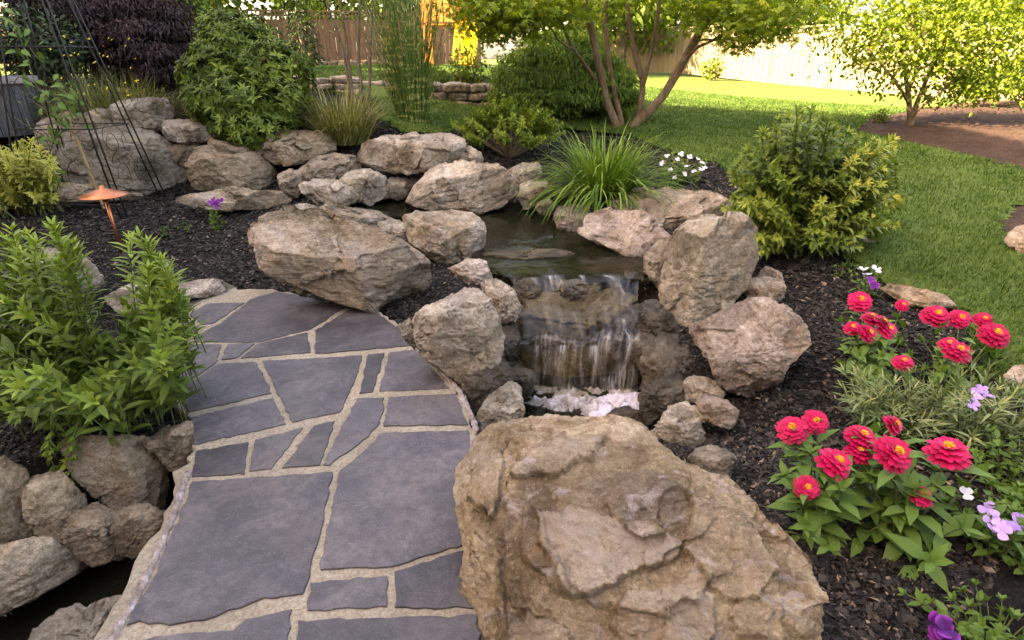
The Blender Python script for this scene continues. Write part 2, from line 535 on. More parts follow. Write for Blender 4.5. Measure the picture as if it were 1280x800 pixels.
M['blade_lily'] = leafm('daylily_blade', (0.04, 0.09, 0.010), (0.085, 0.17, 0.02), (0.19, 0.29, 0.05), 0.3)
M['blade_iris'] = leafm('variegated_blade', (0.07, 0.085, 0.02), (0.15, 0.16, 0.045), (0.34, 0.31, 0.13), 0.25)
def zebra_mat():
    t = NT('zebra_blade')
    c = t.ramp(t.attr('rnd'), [(0, (0.035, 0.07, 0.012)), (1, (0.11, 0.18, 0.035))])
    n = t.noise(t.coord(scale=(6, 6, 22)), 1, 1)
    c = t.mix(t.ramp(n, [(0.56, 0.0), (0.6, 0.8)]), c, (0.4, 0.38, 0.13))
    return t.set(c, 0.5, 0.3)
M['zebra'] = zebra_mat()
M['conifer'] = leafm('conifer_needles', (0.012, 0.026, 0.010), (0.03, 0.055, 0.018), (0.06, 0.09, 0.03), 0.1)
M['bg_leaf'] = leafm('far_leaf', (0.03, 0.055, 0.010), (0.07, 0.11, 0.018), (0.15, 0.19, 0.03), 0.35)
M['stem'] = attr_mat('green_stem', [(0, (0.05, 0.07, 0.02)), (1, (0.13, 0.16, 0.05))], 0.6)
def bark_mat(name, a, b, sc=(14, 14, 3)):
    t = NT(name)
    n1 = t.noise(t.coord(scale=sc), 2, 8, 0.65, 0.4)
    n2 = t.noise(t.coord(), 6, 4, 0.6)
    c = t.ramp(n1, [(0.3, a), (0.7, b)])
    c = t.mix(t.ramp(n2, [(0.5, 0.0), (0.7, 0.45)]), c, (0.27, 0.24, 0.19))
    return t.set(c, 0.85, 0.2, t.bump(n1, 0.6, 0.02))
M['bark'] = bark_mat('maple_bark', (0.07, 0.042, 0.024), (0.22, 0.145, 0.082))
M['bark_grey'] = bark_mat('grey_bark', (0.07, 0.05, 0.032), (0.22, 0.165, 0.1))
def wood_mat(name, a, b, sc, bumpd=0.01):
    t = NT(name)
    n1 = t.noise(t.coord(scale=sc), 1, 8, 0.7, 0.3)
    c = t.ramp(n1, [(0.3, a), (0.7, b)])
    c = t.mix(0.5, c, t.mix(1.0, c, t.ramp(t.attr('rnd'), [(0, 0.5), (1, 1.0)]), 'MULTIPLY'))
    return t.set(c, 0.85, 0.2, t.bump(n1, 0.5, bumpd))
M['fence_brown'] = wood_mat('cedar_boards', (0.11, 0.06, 0.035), (0.24, 0.15, 0.09), (20, 20, 2))
M['fence_cream'] = wood_mat('pale_cedar', (0.19, 0.14, 0.08), (0.29, 0.225, 0.13), (20, 20, 1.5))
M['barrel'] = wood_mat('grey_staves', (0.03, 0.03, 0.031), (0.14, 0.135, 0.13), (30, 30, 2))
M['barrel_top'] = wood_mat('grey_rim', (0.14, 0.12, 0.11), (0.27, 0.24, 0.22), (10, 10, 10))
M['bamboo'] = wood_mat('bamboo', (0.33, 0.2, 0.09), (0.5, 0.34, 0.18), (30, 30, 4), 0.003)
def metal_mat(name, c, rough, metal=1.0, n=0.1):
    t = NT(name)
    nn = t.noise(t.coord(), 25, 5, 0.6)
    t.b.inputs['Metallic'].default_value = metal
    col = t.mix(t.ramp(nn, [(0.35, 0.0), (0.7, 1.0)]), tuple(x * 0.7 for x in c), c)
    return t.set(col, rough, 0.5, t.bump(nn, n, 0.004))
M['iron'] = metal_mat('dark_iron', (0.03, 0.026, 0.024), 0.6, 0.4)
M['copper'] = metal_mat('copper', (0.62, 0.2, 0.085), 0.34, 0.9)
M['slide_yellow'] = attr_mat('yellow_plastic', [(0, (0.7, 0.42, 0.01)), (1, (0.75, 0.47, 0.02))], 0.4, 0.4, nbump=20)
M['play_orange'] = wood_mat('orange_timber', (0.5, 0.16, 0.03), (0.65, 0.25, 0.06), (15, 15, 2))
M['petal_pink'] = attr_mat('zinnia_petal', [(0, (0.36, 0.004, 0.045)), (0.6, (0.60, 0.008, 0.085)), (1, (0.74, 0.022, 0.13))], 0.55, 0.25, 0.2, (1, 0.3, 0.5))
M['floret'] = attr_mat('zinnia_centre', [(0, (0.35, 0.07, 0.01)), (0.5, (0.62, 0.27, 0.02)), (1, (0.75, 0.45, 0.05))], 0.7)
M['petal_white'] = attr_mat('white_petal', [(0, (0.72, 0.68, 0.72)), (1, (0.85, 0.82, 0.85))], 0.6, 0.2, 0.25, (1, 1, 1))
M['petal_lilac'] = attr_mat('lilac_petal', [(0, (0.33, 0.17, 0.55)), (1, (0.62, 0.42, 0.8))], 0.6, 0.2, 0.25, (1, 1, 1))
M['petal_purple'] = attr_mat('purple_petal', [(0, (0.07, 0.006, 0.10)), (1, (0.2, 0.02, 0.26))], 0.6, 0.2, 0.2, (1, 0.6, 1), edge=(0.7, 1.0, (0.3, 0.03, 0.3)))
M['petal_yellow'] = attr_mat('yellow_petal', [(0, (0.6, 0.45, 0.02)), (1, (0.75, 0.6, 0.03))], 0.6, 0.2, 0.2)
def water_mat(name, tint, rip=14, rs=0.12, opac=0.35, body=(0.02, 0.02, 0.012)):
    t = NT(name)
    co = t.coord()
    b = t.bump(t.noise(co, rip, 4, 0.55, 0.6), rs, 0.03)
    gl = t.n('ShaderNodeBsdfGlossy'); gl.inputs['Roughness'].default_value = 0.04
    t.l(b, gl.inputs['Normal'])
    tr = t.n('ShaderNodeBsdfTransparent'); tr.inputs[0].default_value = (*tint, 1)
    df = t.n('ShaderNodeBsdfDiffuse'); df.inputs[0].default_value = (*body, 1)
    m1 = t.n('ShaderNodeMixShader'); m1.inputs[0].default_value = opac
    t.l(tr.outputs[0], m1.inputs[1]); t.l(df.outputs[0], m1.inputs[2])
    fr = t.n('ShaderNodeFresnel'); fr.inputs[0].default_value = 1.33
    t.l(b, fr.inputs['Normal'])
    m2 = t.n('ShaderNodeMixShader')
    t.l(fr.outputs[0], m2.inputs[0]); t.l(m1.outputs[0], m2.inputs[1]); t.l(gl.outputs[0], m2.inputs[2])
    t.l(m2.outputs[0], t.out.inputs[0])
    return t.m
M['water'] = water_mat('pool_water', (0.5, 0.46, 0.32), 9, 0.15, 0.3, (0.03, 0.03, 0.015))
M['water_low'] = water_mat('lower_pool_water', (0.4, 0.4, 0.32), 14, 0.25, 0.4)
def fall_mat(name, lo, hi, body):
    t = NT(name)
    a = t.attr('rnd')      # across (metres)
    b_ = t.attr('edge')    # along the flow (metres)
    cx = t.n('ShaderNodeCombineXYZ')
    t.l(t.math('MULTIPLY', a, 38.0), cx.inputs[0]); t.l(t.math('MULTIPLY', b_, 3.5), cx.inputs[1])
    n1 = t.noise(cx.outputs[0], 1, 5, 0.65, 0.2)
    cx2 = t.n('ShaderNodeCombineXYZ')
    t.l(t.math('MULTIPLY', a, 6.0), cx2.inputs[0]); t.l(t.math('MULTIPLY', b_, 4.0), cx2.inputs[1])
    n2 = t.noise(cx2.outputs[0], 1, 3, 0.6, 0.3)
    k = t.math('ADD', t.math('MULTIPLY', n1, 0.7), t.math('MULTIPLY', n2, 0.45))
    k = t.math('ADD', k, t.math('MULTIPLY', t.math('SUBTRACT', t.attr('fade'), 1.0), 0.4))
    f = t.ramp(k, [(lo - .10, 0.0), (lo, 0.05), (lo + .08, .22), (hi - .05, 0.85)])
    tr = t.n('ShaderNodeBsdfTransparent'); tr.inputs[0].default_value = (0.88, 0.83, 0.72, 1)
    t.set((0.72, 0.68, 0.66), 0.4, 0.5)
    tl = t.n('ShaderNodeBsdfTranslucent'); tl.inputs[0].default_value = (*body, 1)
    mw = t.n('ShaderNodeMixShader'); mw.inputs[0].default_value = 0.4
    t.l(t.b.outputs[0], mw.inputs[1]); t.l(tl.outputs[0], mw.inputs[2])
    m1 = t.n('ShaderNodeMixShader')
    t.l(f, m1.inputs[0]); t.l(tr.outputs[0], m1.inputs[1]); t.l(mw.outputs[0], m1.inputs[2])
    gl = t.n('ShaderNodeBsdfGlossy'); gl.inputs['Roughness'].default_value = 0.12
    bm = t.bump(n1, 0.4, 0.01)
    t.l(bm, gl.inputs['Normal'])
    m2 = t.n('ShaderNodeMixShader'); m2.inputs[0].default_value = 0.03
    t.l(m1.outputs[0], m2.inputs[1]); t.l(gl.outputs[0], m2.inputs[2])
    t.l(m2.outputs[0], t.out.inputs[0])
    return t.m
M['fall'] = fall_mat('falling_water', 0.56, 0.85, (0.7, 0.68, 0.66))
M['fall_white'] = fall_mat('white_water', 0.44, 0.70, (0.8, 0.78, 0.78))
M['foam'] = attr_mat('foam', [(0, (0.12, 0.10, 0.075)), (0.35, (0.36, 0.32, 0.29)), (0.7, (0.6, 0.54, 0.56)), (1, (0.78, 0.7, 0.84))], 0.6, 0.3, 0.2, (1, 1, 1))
M['house_wall'] = grain_mat('house_siding', (0.4, 0.36, 0.3), (0.5, 0.45, 0.38), (0.55, 0.5, 0.42), 8, 0.2, 0.01)
M['roof'] = grain_mat('roof_shingle', (0.05, 0.045, 0.04), (0.09, 0.08, 0.07), (0.13, 0.12, 0.1), 12, 0.4, 0.02)
M['glass'] = metal_mat('window_glass', (0.05, 0.06, 0.07), 0.1, 0.0, 0.0)
# ------------------------------------------------------------------ terrain
_cp = []
for u, v, z in [(240, 360, -.06), (345, 362, -.05), (500, 420, -.06), (400, 600, -.08), (600, 780, -.1), (300, 780, -.1), (190, 520, -.07), (30, 540, -.1),
                (300, 330, .03), (250, 300, .06), (150, 300, .10), (60, 285, .13), (200, 252, .18), (330, 265, .16), (520, 385, .0), (540, 345, .06), (480, 310, .10), (400, 262, .2),
                (940, 420, .1), (800, 700, -.05), (1050, 760, .0), (1200, 780, .04), (1000, 600, .0), (1050, 400, .2), (1000, 350, .25), (1100, 350, .28), (1270, 600, .14), (900, 545, -.1),
                (960, 335, .25), (1180, 650, .05), (1200, 350, .3), (1270, 480, .2), (1150, 250, .42), (1270, 230, .46), (1000, 200, .52), (900, 180, .58), (840, 200, .52), (880, 222, .46),
                (1100, 160, .62), (1280, 190, .58), (1000, 130, .7), (880, 112, .78), (1100, 119, .66), (640, 205, .42), (590, 192, .52), (560, 152, .78), (700, 150, .73),
                (860, 250, .36), (760, 260, .3), (640, 250, .2), (700, 330, .1), (640, 420, .0), (820, 480, -.1)]:
    _cp.append(Z(u, v, z))
_cp += [np.array(p, float) for p in [(-3.0, 7.6, .98), (-4.2, 7.6, 1.02), (-5.2, 7.5, 1.0), (-2.3, 7.4, .86), (-3.6, 6.4, .22), (-4.6, 6.4, .24), (-1.95, 6.95, .66), (-1.0, 7.2, .66), (-3.3, 6.1, .2), (-2.6, 6.2, .2), (-1.9, 6.2, .18), (-1.3, 6.25, .15), (-.6, 6.2, .12), (0, 6.2, .14), (-4.4, 6.0, .2), (-5.4, 6.1, .3), (-5, 8, 1.12), (-7, 10, 1.2), (-3, 8.4, 1.05), (-8, 7, 1.05), (-5, 12, 1.36), (-9, 14, 1.4),
        (-1.6, 8.6, .86), (-.6, 9.5, .84), (-2.4, 9.3, .98), (.5, 9.5, .82), (-.6, 10.3, 1.2), (-2.5, 10.6, 1.32), (-3, 14, 1.4), (-5, 18, 1.43), (0, 14, 1.3), (1.2, 12, 1.08), (2, 16, 1.1), (-6, 30, 1.5), (3, 34, 1.1),
        (10, 20, .72), (14, 16, .65), (20, 30, .8), (9, 9, .6), (14, 6, .55), (6, 3, .35), (5, .5, .2), (14, 0, .4), (0, -4, -.1), (-4, 0, -.1), (-8, 3, .2), (-8, -3, 0), (-14, 5, .8), (-14, 20, 1.4), (5, -6, 0), (-25, 35, 1.5), (25, 45, 1.0), (0, 55, 1.4),
        (-40, 0, .5), (40, 10, .6), (40, 60, 1), (-40, 60, 1.5), (0, -15, -.1)]]
_cp = np.array(_cp)
def _tps(r2):
    return r2 * np.log(r2 + 1e-9) * 0.5
def _tps_fit(P):
    n = len(P)
    d2 = ((P[:, None, :2] - P[None, :, :2]) ** 2).sum(-1)
    K = _tps(d2) + np.eye(n) * 0.04
    Q = np.concatenate([np.ones((n, 1)), P[:, :2]], 1)
    A = np.block([[K, Q], [Q.T, np.zeros((3, 3))]])
    return np.linalg.solve(A, np.concatenate([P[:, 2], np.zeros(3)]))
_w = _tps_fit(_cp)
# the stream: x, y, bed height, half width
STREAM = [(-.9, 6.0, .0, .5), (0.1, 5.4, -.08, .55), (.35, 4.5, -.02, .6), (.48, 3.95, -.06, .55), (.45, 3.35, -.6, .52), (.3, 2.75, -.75, .52), (-.5, 2.05, -.8, .5), (-1.4, 1.75, -.8, .45), (-2.1, 1.45, -.8, .55), (-3.2, 1.0, -.8, .6)]
def H(x, y):
    x = np.atleast_1d(np.asarray(x, float)); y = np.atleast_1d(np.asarray(y, float))
    out = np.empty(x.shape)
    for i in range(0, len(x), 40000):
        xs, ys = x[i:i + 40000], y[i:i + 40000]
        d2 = (xs[:, None] - _cp[None, :, 0]) ** 2 + (ys[:, None] - _cp[None, :, 1]) ** 2
        z = _tps(d2) @ _w[:len(_cp)] + _w[-3] + _w[-2] * xs + _w[-1] * ys
        best = np.full(len(xs), 0.0); bz = np.zeros(len(xs))
        for a, b in zip(STREAM[:-1], STREAM[1:]):
            ex, ey = b[0] - a[0], b[1] - a[1]
            t = np.clip(((xs - a[0]) * ex + (ys - a[1]) * ey) / (ex * ex + ey * ey), 0, 1)
            d = np.hypot(xs - a[0] - t * ex, ys - a[1] - t * ey)
            hw = a[3] + t * (b[3] - a[3])
            k = 1 - sstep(0.75, 1.25, d / hw)
            zb = a[2] + t * (b[2] - a[2])
            up = k > best
            bz = np.where(up, zb, bz); best = np.where(up, k, best)
        out[i:i + 40000] = np.where(z > bz, z + (bz - z) * best, z)
    return out
def h1(x, y):
    return float(H(x, y)[0])
def G(u, v, far=60):
    d = ray(u, v)
    t = np.concatenate([np.arange(.6, 14, .02), np.arange(14, far, .1)])
    p = CAMV + d[None] * t[:, None]
    below = p[:, 2] < H(p[:, 0], p[:, 1])
    i = int(np.argmax(below)) if below.any() else len(t) - 1
    return p[i]
def grid(x0, x1, y0, y1, st):
    nx = int(round((x1 - x0) / st)) + 1; ny = int(round((y1 - y0) / st)) + 1
    X, Y = np.meshgrid(np.linspace(x0, x1, nx), np.linspace(y0, y1, ny))
    i = np.arange(nx * ny).reshape(ny, nx)
    q = np.stack([i[:-1, :-1], i[:-1, 1:], i[1:, 1:], i[1:, :-1]], -1).reshape(-1, 4)
    return X.ravel(), Y.ravel(), q

_near = [G(u, v)[:2] for u, v in [(470, 150), (505, 167), (545, 170), (600, 160), (650, 157), (720, 164), (790, 171), (850, 196), (900, 207), (930, 238), (1000, 272), (1050, 302), (1066, 335), (1105, 357), (1150, 374),
        (1198, 392), (1216, 420), (1238, 468), (1262, 492), (1300, 525)]]
LAWN = np.array([(-60, 12), (-9, 10.7), (-3.4, 9.7), (-2.2, 9.5)] + [tuple(p) for p in _near] + [(6, 1.2), (14, .5), (60, 0), (60, 70), (-60, 70)])
BED = np.array([G(u, v)[:2] for u, v in [(1070, 166), (1085, 152), (1130, 142), (1200, 131), (1290, 122)]] + [(16, 16), (18, 9), (10, 7)] + [G(u, v)[:2] for u, v in [(1280, 214), (1200, 195), (1130, 180)]])
BED2 = np.array([G(u, v)[:2] for u, v in [(1250, 280), (1268, 262), (1310, 255), (1330, 320), (1285, 330), (1258, 310)]])
PATH_PX = [(200, 410), (222, 366), (262, 357), (345, 361), (440, 383), (472, 387), (500, 405), (524, 433), (548, 458), (571, 484), (586, 512), (596, 540), (600, 620), (604, 860),
           (60, 860), (112, 800), (150, 742), (166, 700), (203, 648), (215, 612), (214, 588), (237, 576), (241, 530), (205, 480), (195, 440)]
PATH = np.array([Z(u, v, 0.0)[:2] for u, v in PATH_PX])

def add_ground():
    mb = MB()
    x, y, q = grid(-8, 8, 0.2, 12.2, .05)
    p = np.stack([x, y, np.zeros_like(x)], 1)
    z = H(x, y) + .022 * fbm(p * 2.5, 3) + .016 * fbm(p * 11, 3)
    inp = polydist(x, y, PATH) > -.06
    z = np.where(inp, np.minimum(z, -.16), z)
    mb.add(np.stack([x, y, z], 1), q)
    o = mb.build('ground', M['mulch'])
    struct(o)
    mb = MB()
    x, y, q = grid(-90, 90, -40, 110, 1.0)
    cx, cy = x[q].mean(1), y[q].mean(1)
    q = q[~((cx > -7) & (cx < 7) & (cy > 1) & (cy < 11))]
    mb.add(np.stack([x, y, H(x, y) - .10], 1), q)
    struct(mb.build('far_ground', M['mulch']))
    # lawn
    mb = MB()
    for (x0, x1, y0, y1, st) in ((-8, 9, 1.0, 12.0, .06), (-60, 60, 12.0, 70, .75), (9, 60, 0.0, 12.0, .75), (-60, -8, 10.5, 12.0, .75)):
        x, y, q = grid(x0, x1, y0, y1, st)
        cx, cy = x[q].mean(1), y[q].mean(1)
        jig = .05 * fbm(np.stack([cx * 4, cy * 4, cx * 0], 1), 2)
        k = (polydist(cx, cy, LAWN) + jig > 0) & (polydist(cx, cy, BED) + jig < 0) & (polydist(cx, cy, BED2) + jig < 0)
        q = q[k]
        p = np.stack([x, y, np.zeros_like(x)], 1)
        mb.add(np.stack([x, y, H(x, y) + .03 + .012 * fbm(p * 3, 3)], 1), q)
    struct(mb.build('lawn', M['lawn']))
    mb = MB()
    for poly, (x0, x1, y0, y1) in ((BED, (3, 19, 5, 17)), (BED2, (3, 7, 3, 7))):
        x, y, q = grid(x0, x1, y0, y1, .08)
        cx, cy = x[q].mean(1), y[q].mean(1)
        q = q[polydist(cx, cy, poly) + .05 * fbm(np.stack([cx * 4, cy * 4, cx * 0], 1), 2) > -.06]
        p = np.stack([x, y, np.zeros_like(x)], 1)
        mound = np.clip(polydist(x, y, poly), 0, 1) * .10
        mb.add(np.stack([x, y, H(x, y) + .022 + mound + .03 * fbm(p * 6, 3)], 1), q)
    struct(mb.build('tree_bed', M['red_mulch']))
add_ground()

def add_grass():
    mb = MB()
    n = 430000
    r = 1.6 + (15 - 1.6) * rng.random(n) ** 1.15
    a = rng.uniform(-.5, 1.02, n)
    x, y = r * np.sin(a), r * np.cos(a)
    d = polydist(x, y, LAWN)
    k = (d > -.05) & (polydist(x, y, BED) < .0) & (polydist(x, y, BED2) < 0)
    k &= ~((x < 0.5) & (y > 9.6) & (y < 10.2))
    x, y = x[k], y[k]
    n = len(x)
    z = H(x, y) + .025
    D = np.stack([rng.normal(0, .45, n), rng.normal(0, .45, n), np.ones(n)], 1)
    r_ = np.hypot(x, y)
    patch = fbm(np.stack([x * .9, y * .9, x * 0], 1), 3)
    hgt = rng.uniform(.02, .05, n)
    blades(mb, np.stack([x, y, z], 1), D, hgt, (.0022 + .0011 * r_), rng.uniform(.2, .9, n), np.clip(.45 + .3 * patch + rng.normal(0, .2, n), 0, 1), seg=2)
    o = mb.build('grass', M['grass'])
    tag(o, 'mown green lawn grass in blades beyond the garden beds', 'grass', kind='stuff')
add_grass()

def add_chips():
    mb = MB()
    n = 330000
    r = .9 + (8.5 - .9) * rng.random(n) ** 1.1
    a = rng.uniform(-.98, .88, n)
    x, y = r * np.sin(a), r * np.cos(a)
    z = H(x, y)
    k = (polydist(x, y, LAWN) < .02) & (polydist(x, y, PATH) < -.02) & (z > -.13)
    x, y, z, r = x[k], y[k], z[k], r[k]
    n = len(x)
    p = np.stack([x, y, x * 0], 1)
    z = z + .022 * fbm(p * 2.5, 3) + .016 * fbm(p * 11, 3) + rng.uniform(.0, .012, n)
    an = rng.uniform(0, 6.28, n)
    d = np.stack([np.cos(an), np.sin(an), rng.normal(0, .35, n)], 1); d = nrm(d)
    s = nrm(np.stack([-np.sin(an), np.cos(an), rng.normal(0, .4, n)], 1))
    u_ = np.cross(d, s)
    L = (rng.gamma(2.2, .0029, n) + .003)[:, None] * (1 + .12 * r[:, None]); W = L * rng.uniform(.2, .7, n)[:, None]; T = W * .5
    c = np.stack([x, y, z], 1)
    V = np.stack([c - d * L - u_ * T * .3, c + s * W, c + d * L, c - s * W, c + u_ * T], 1)
    f = np.array([[0, 3, 4], [3, 2, 4], [2, 1, 4], [1, 0, 4]])
    mb.add(V.reshape(-1, 3), (f[None] + (np.arange(n) * 5)[:, None, None]).reshape(-1, 3), np.repeat(np.clip(rng.random(n), 0, 1), 5))
    o = mb.build('mulch', M['chips'], smooth=False)
    tag(o, 'shredded black bark mulch covering the garden beds', 'mulch', kind='stuff')
add_chips()

# ------------------------------------------------------------------ flagstone path bridging the stream
def jag(poly, step, amp, seed, closed=True):
    r = np.random.default_rng(seed)
    out = []
    n = len(poly)
    for i in range(n):
        a = np.array(poly[i]); b = np.array(poly[(i + 1) % n])
        m = max(1, int(np.hypot(*(b - a)) / step))
        nn = np.array([-(b - a)[1], (b - a)[0]]); nn = nn / (np.hypot(*nn) + 1e-9)
        for j in range(m):
            off = 0 if j == 0 else r.normal(0, amp)
            out.append(a + (b - a) * j / m + nn * off)
    return out
def slab(name, poly, z0, z1, m, parent=None, bev=.006, label=None):
    bm = bmesh.new()
    vs = [bm.verts.new((p[0], p[1], z1)) for p in poly]
    f = bm.faces.new(vs)
    if f.normal.z < 0: f.normal_flip()
    g = bmesh.ops.extrude_face_region(bm, geom=[f])
    low = [e for e in g['geom'] if isinstance(e, bmesh.types.BMVert)]
    for v in low: v.co.z = z0
    bm.normal_update()
    topf = [f for f in bm.faces if abs(f.calc_center_median().z - z1) < 1e-5]
    botf = [f for f in bm.faces if abs(f.calc_center_median().z - z0) < 1e-5]
    bmesh.ops.recalc_face_normals(bm, faces=bm.faces)
    if bev:
        es = [e for e in bm.edges if all(abs(v.co.z - z1) < 1e-5 for v in e.verts)]
        bmesh.ops.bevel(bm, geom=es, offset=bev, segments=2, affect='EDGES', profile=.6)
    bmesh.ops.triangulate(bm, faces=[f for f in bm.faces if len(f.verts) > 4])
    me = bpy.data.meshes.new(name)
    bm.to_mesh(me); bm.free()
    o = bpy.data.objects.new(name, me)
    COL.objects.link(o)
    me.materials.append(m)
    if parent is not None: o.parent = parent
    if label: o['label'] = label
    return o
SLABS = [
    [(205, 392), (222, 371), (262, 362), (250, 375), (228, 390)],
    [(237, 391), (260, 379), (305, 378), (267, 403), (252, 405)],
    [(313, 374), (345, 364), (385, 372), (430, 384), (388, 411), (322, 427), (242, 427), (250, 417), (275, 404)],
    [(205, 400), (230, 396), (247, 408), (236, 420), (203, 428)],
    [(205, 432), (276, 430), (269, 453), (236, 475), (210, 480)],
    [(284, 430), (318, 429), (294, 447), (277, 449)],
    [(324, 429), (384, 415), (388, 440), (301, 447)],
    [(394, 413), (433, 389), (446, 385), (469, 389), (496, 409), (515, 431), (425, 439), (394, 441)],
    [(272, 455), (319, 452), (339, 491), (236, 514), (225, 487)],
    [(328, 451), (452, 444), (445, 470), (425, 514), (366, 527)],
    [(460, 443), (480, 441), (466, 489), (449, 491)],
    [(487, 440), (520, 436), (562, 485), (474, 488)],
    [(239, 521), (341, 497), (357, 529), (242, 555)],
    [(446, 498), (480, 497), (474, 528), (460, 545), (412, 581), (404, 580)],
    [(487, 496), (569, 492), (585, 530), (480, 532)],
    [(245, 563), (310, 552), (305, 592), (240, 595)],
    [(319, 549), (378, 534), (339, 585), (312, 588)],
    [(392, 532), (418, 526), (400, 580), (353, 584)],
    [(240, 602), (415, 590), (398, 672), (378, 741), (330, 746), (255, 774), (159, 780), (189, 726), (216, 665), (236, 616)],
    [(478, 541), (586, 538), (592, 600), (592, 676), (490, 707), (401, 711), (408, 670), (425, 588), (452, 567)],
    [(388, 728), (483, 719), (483, 757), (385, 762)],
    [(494, 714), (592, 684), (595, 760), (494, 758)],
    [(373, 775), (598, 768), (598, 856), (368, 858)],
    [(155, 802), (236, 791), (290, 788), (306, 774), (364, 761), (350, 858), (90, 858)],
]
def add_path():
    mortar = slab('path', jag([tuple(p) for p in PATH], .04, .011, 1), -.30, -.007, M['mortar'], bev=.012)
    struct(mortar)
    for i, s in enumerate(SLABS):
        pts = [Z(u, v, 0.0)[:2] for u, v in s]
        c = np.mean(pts, 0)
        pts = jag([p + (c - p) / np.hypot(*(c - p)) * -.002 for p in pts], .03, .0035, 100 + i)
        slab('flagstone', pts, -.03, rng.uniform(-.0015, .0015), M['slate'], mortar, .004)
    # pale mortar rim along both open sides
    for side, px, wd in ((1, [(500, 405), (524, 433), (548, 458), (571, 484), (586, 512), (597, 542)], .014), (2, [(128, 815), (166, 752), (184, 716), (208, 662), (222, 626), (229, 602), (236, 588)], .013)):
        pts = smooth_path([Z(u, v, 0)[:3] for u, v in px], 90)
        mb = MB()
        tan = nrm(np.gradient(pts, axis=0)); n_ = np.stack([-tan[:, 1], tan[:, 0], tan[:, 0] * 0], 1)
        rows = []
        prof = [(-1.0, -.10), (-1.05, -.012), (-.8, .001), (-.2, .003), (.5, .002), (1.0, -.008)]
        k = np.arange(len(pts))
        for j, (o_, zz) in enumerate(prof):
            jit = .75 * fbm(np.stack([k * .6, k * 0 + j * 3.1 + side * 7, k * 0], 1), 3)
            q = pts + n_ * (wd * (o_ + jit)[:, None]) * (1 if side == 1 else 1) * (-1 if side == 1 else 1)
            q[:, 2] = zz + .005 * rng.normal(0, 1, len(pts)) * (0 if j in (0, 5) else 1)
            rows.append(q)
        Vv = np.stack(rows, 1).reshape(-1, 3)
        i = np.arange(len(pts) - 1)[:, None] * 6; j = np.arange(5)[None]
        mb.add(Vv, np.stack([i + j, i + j + 1, i + 7 + j, i + 6 + j], -1).reshape(-1, 4))
        mb.build('mortar_rim', M['edge_mortar'], mortar)
add_path()

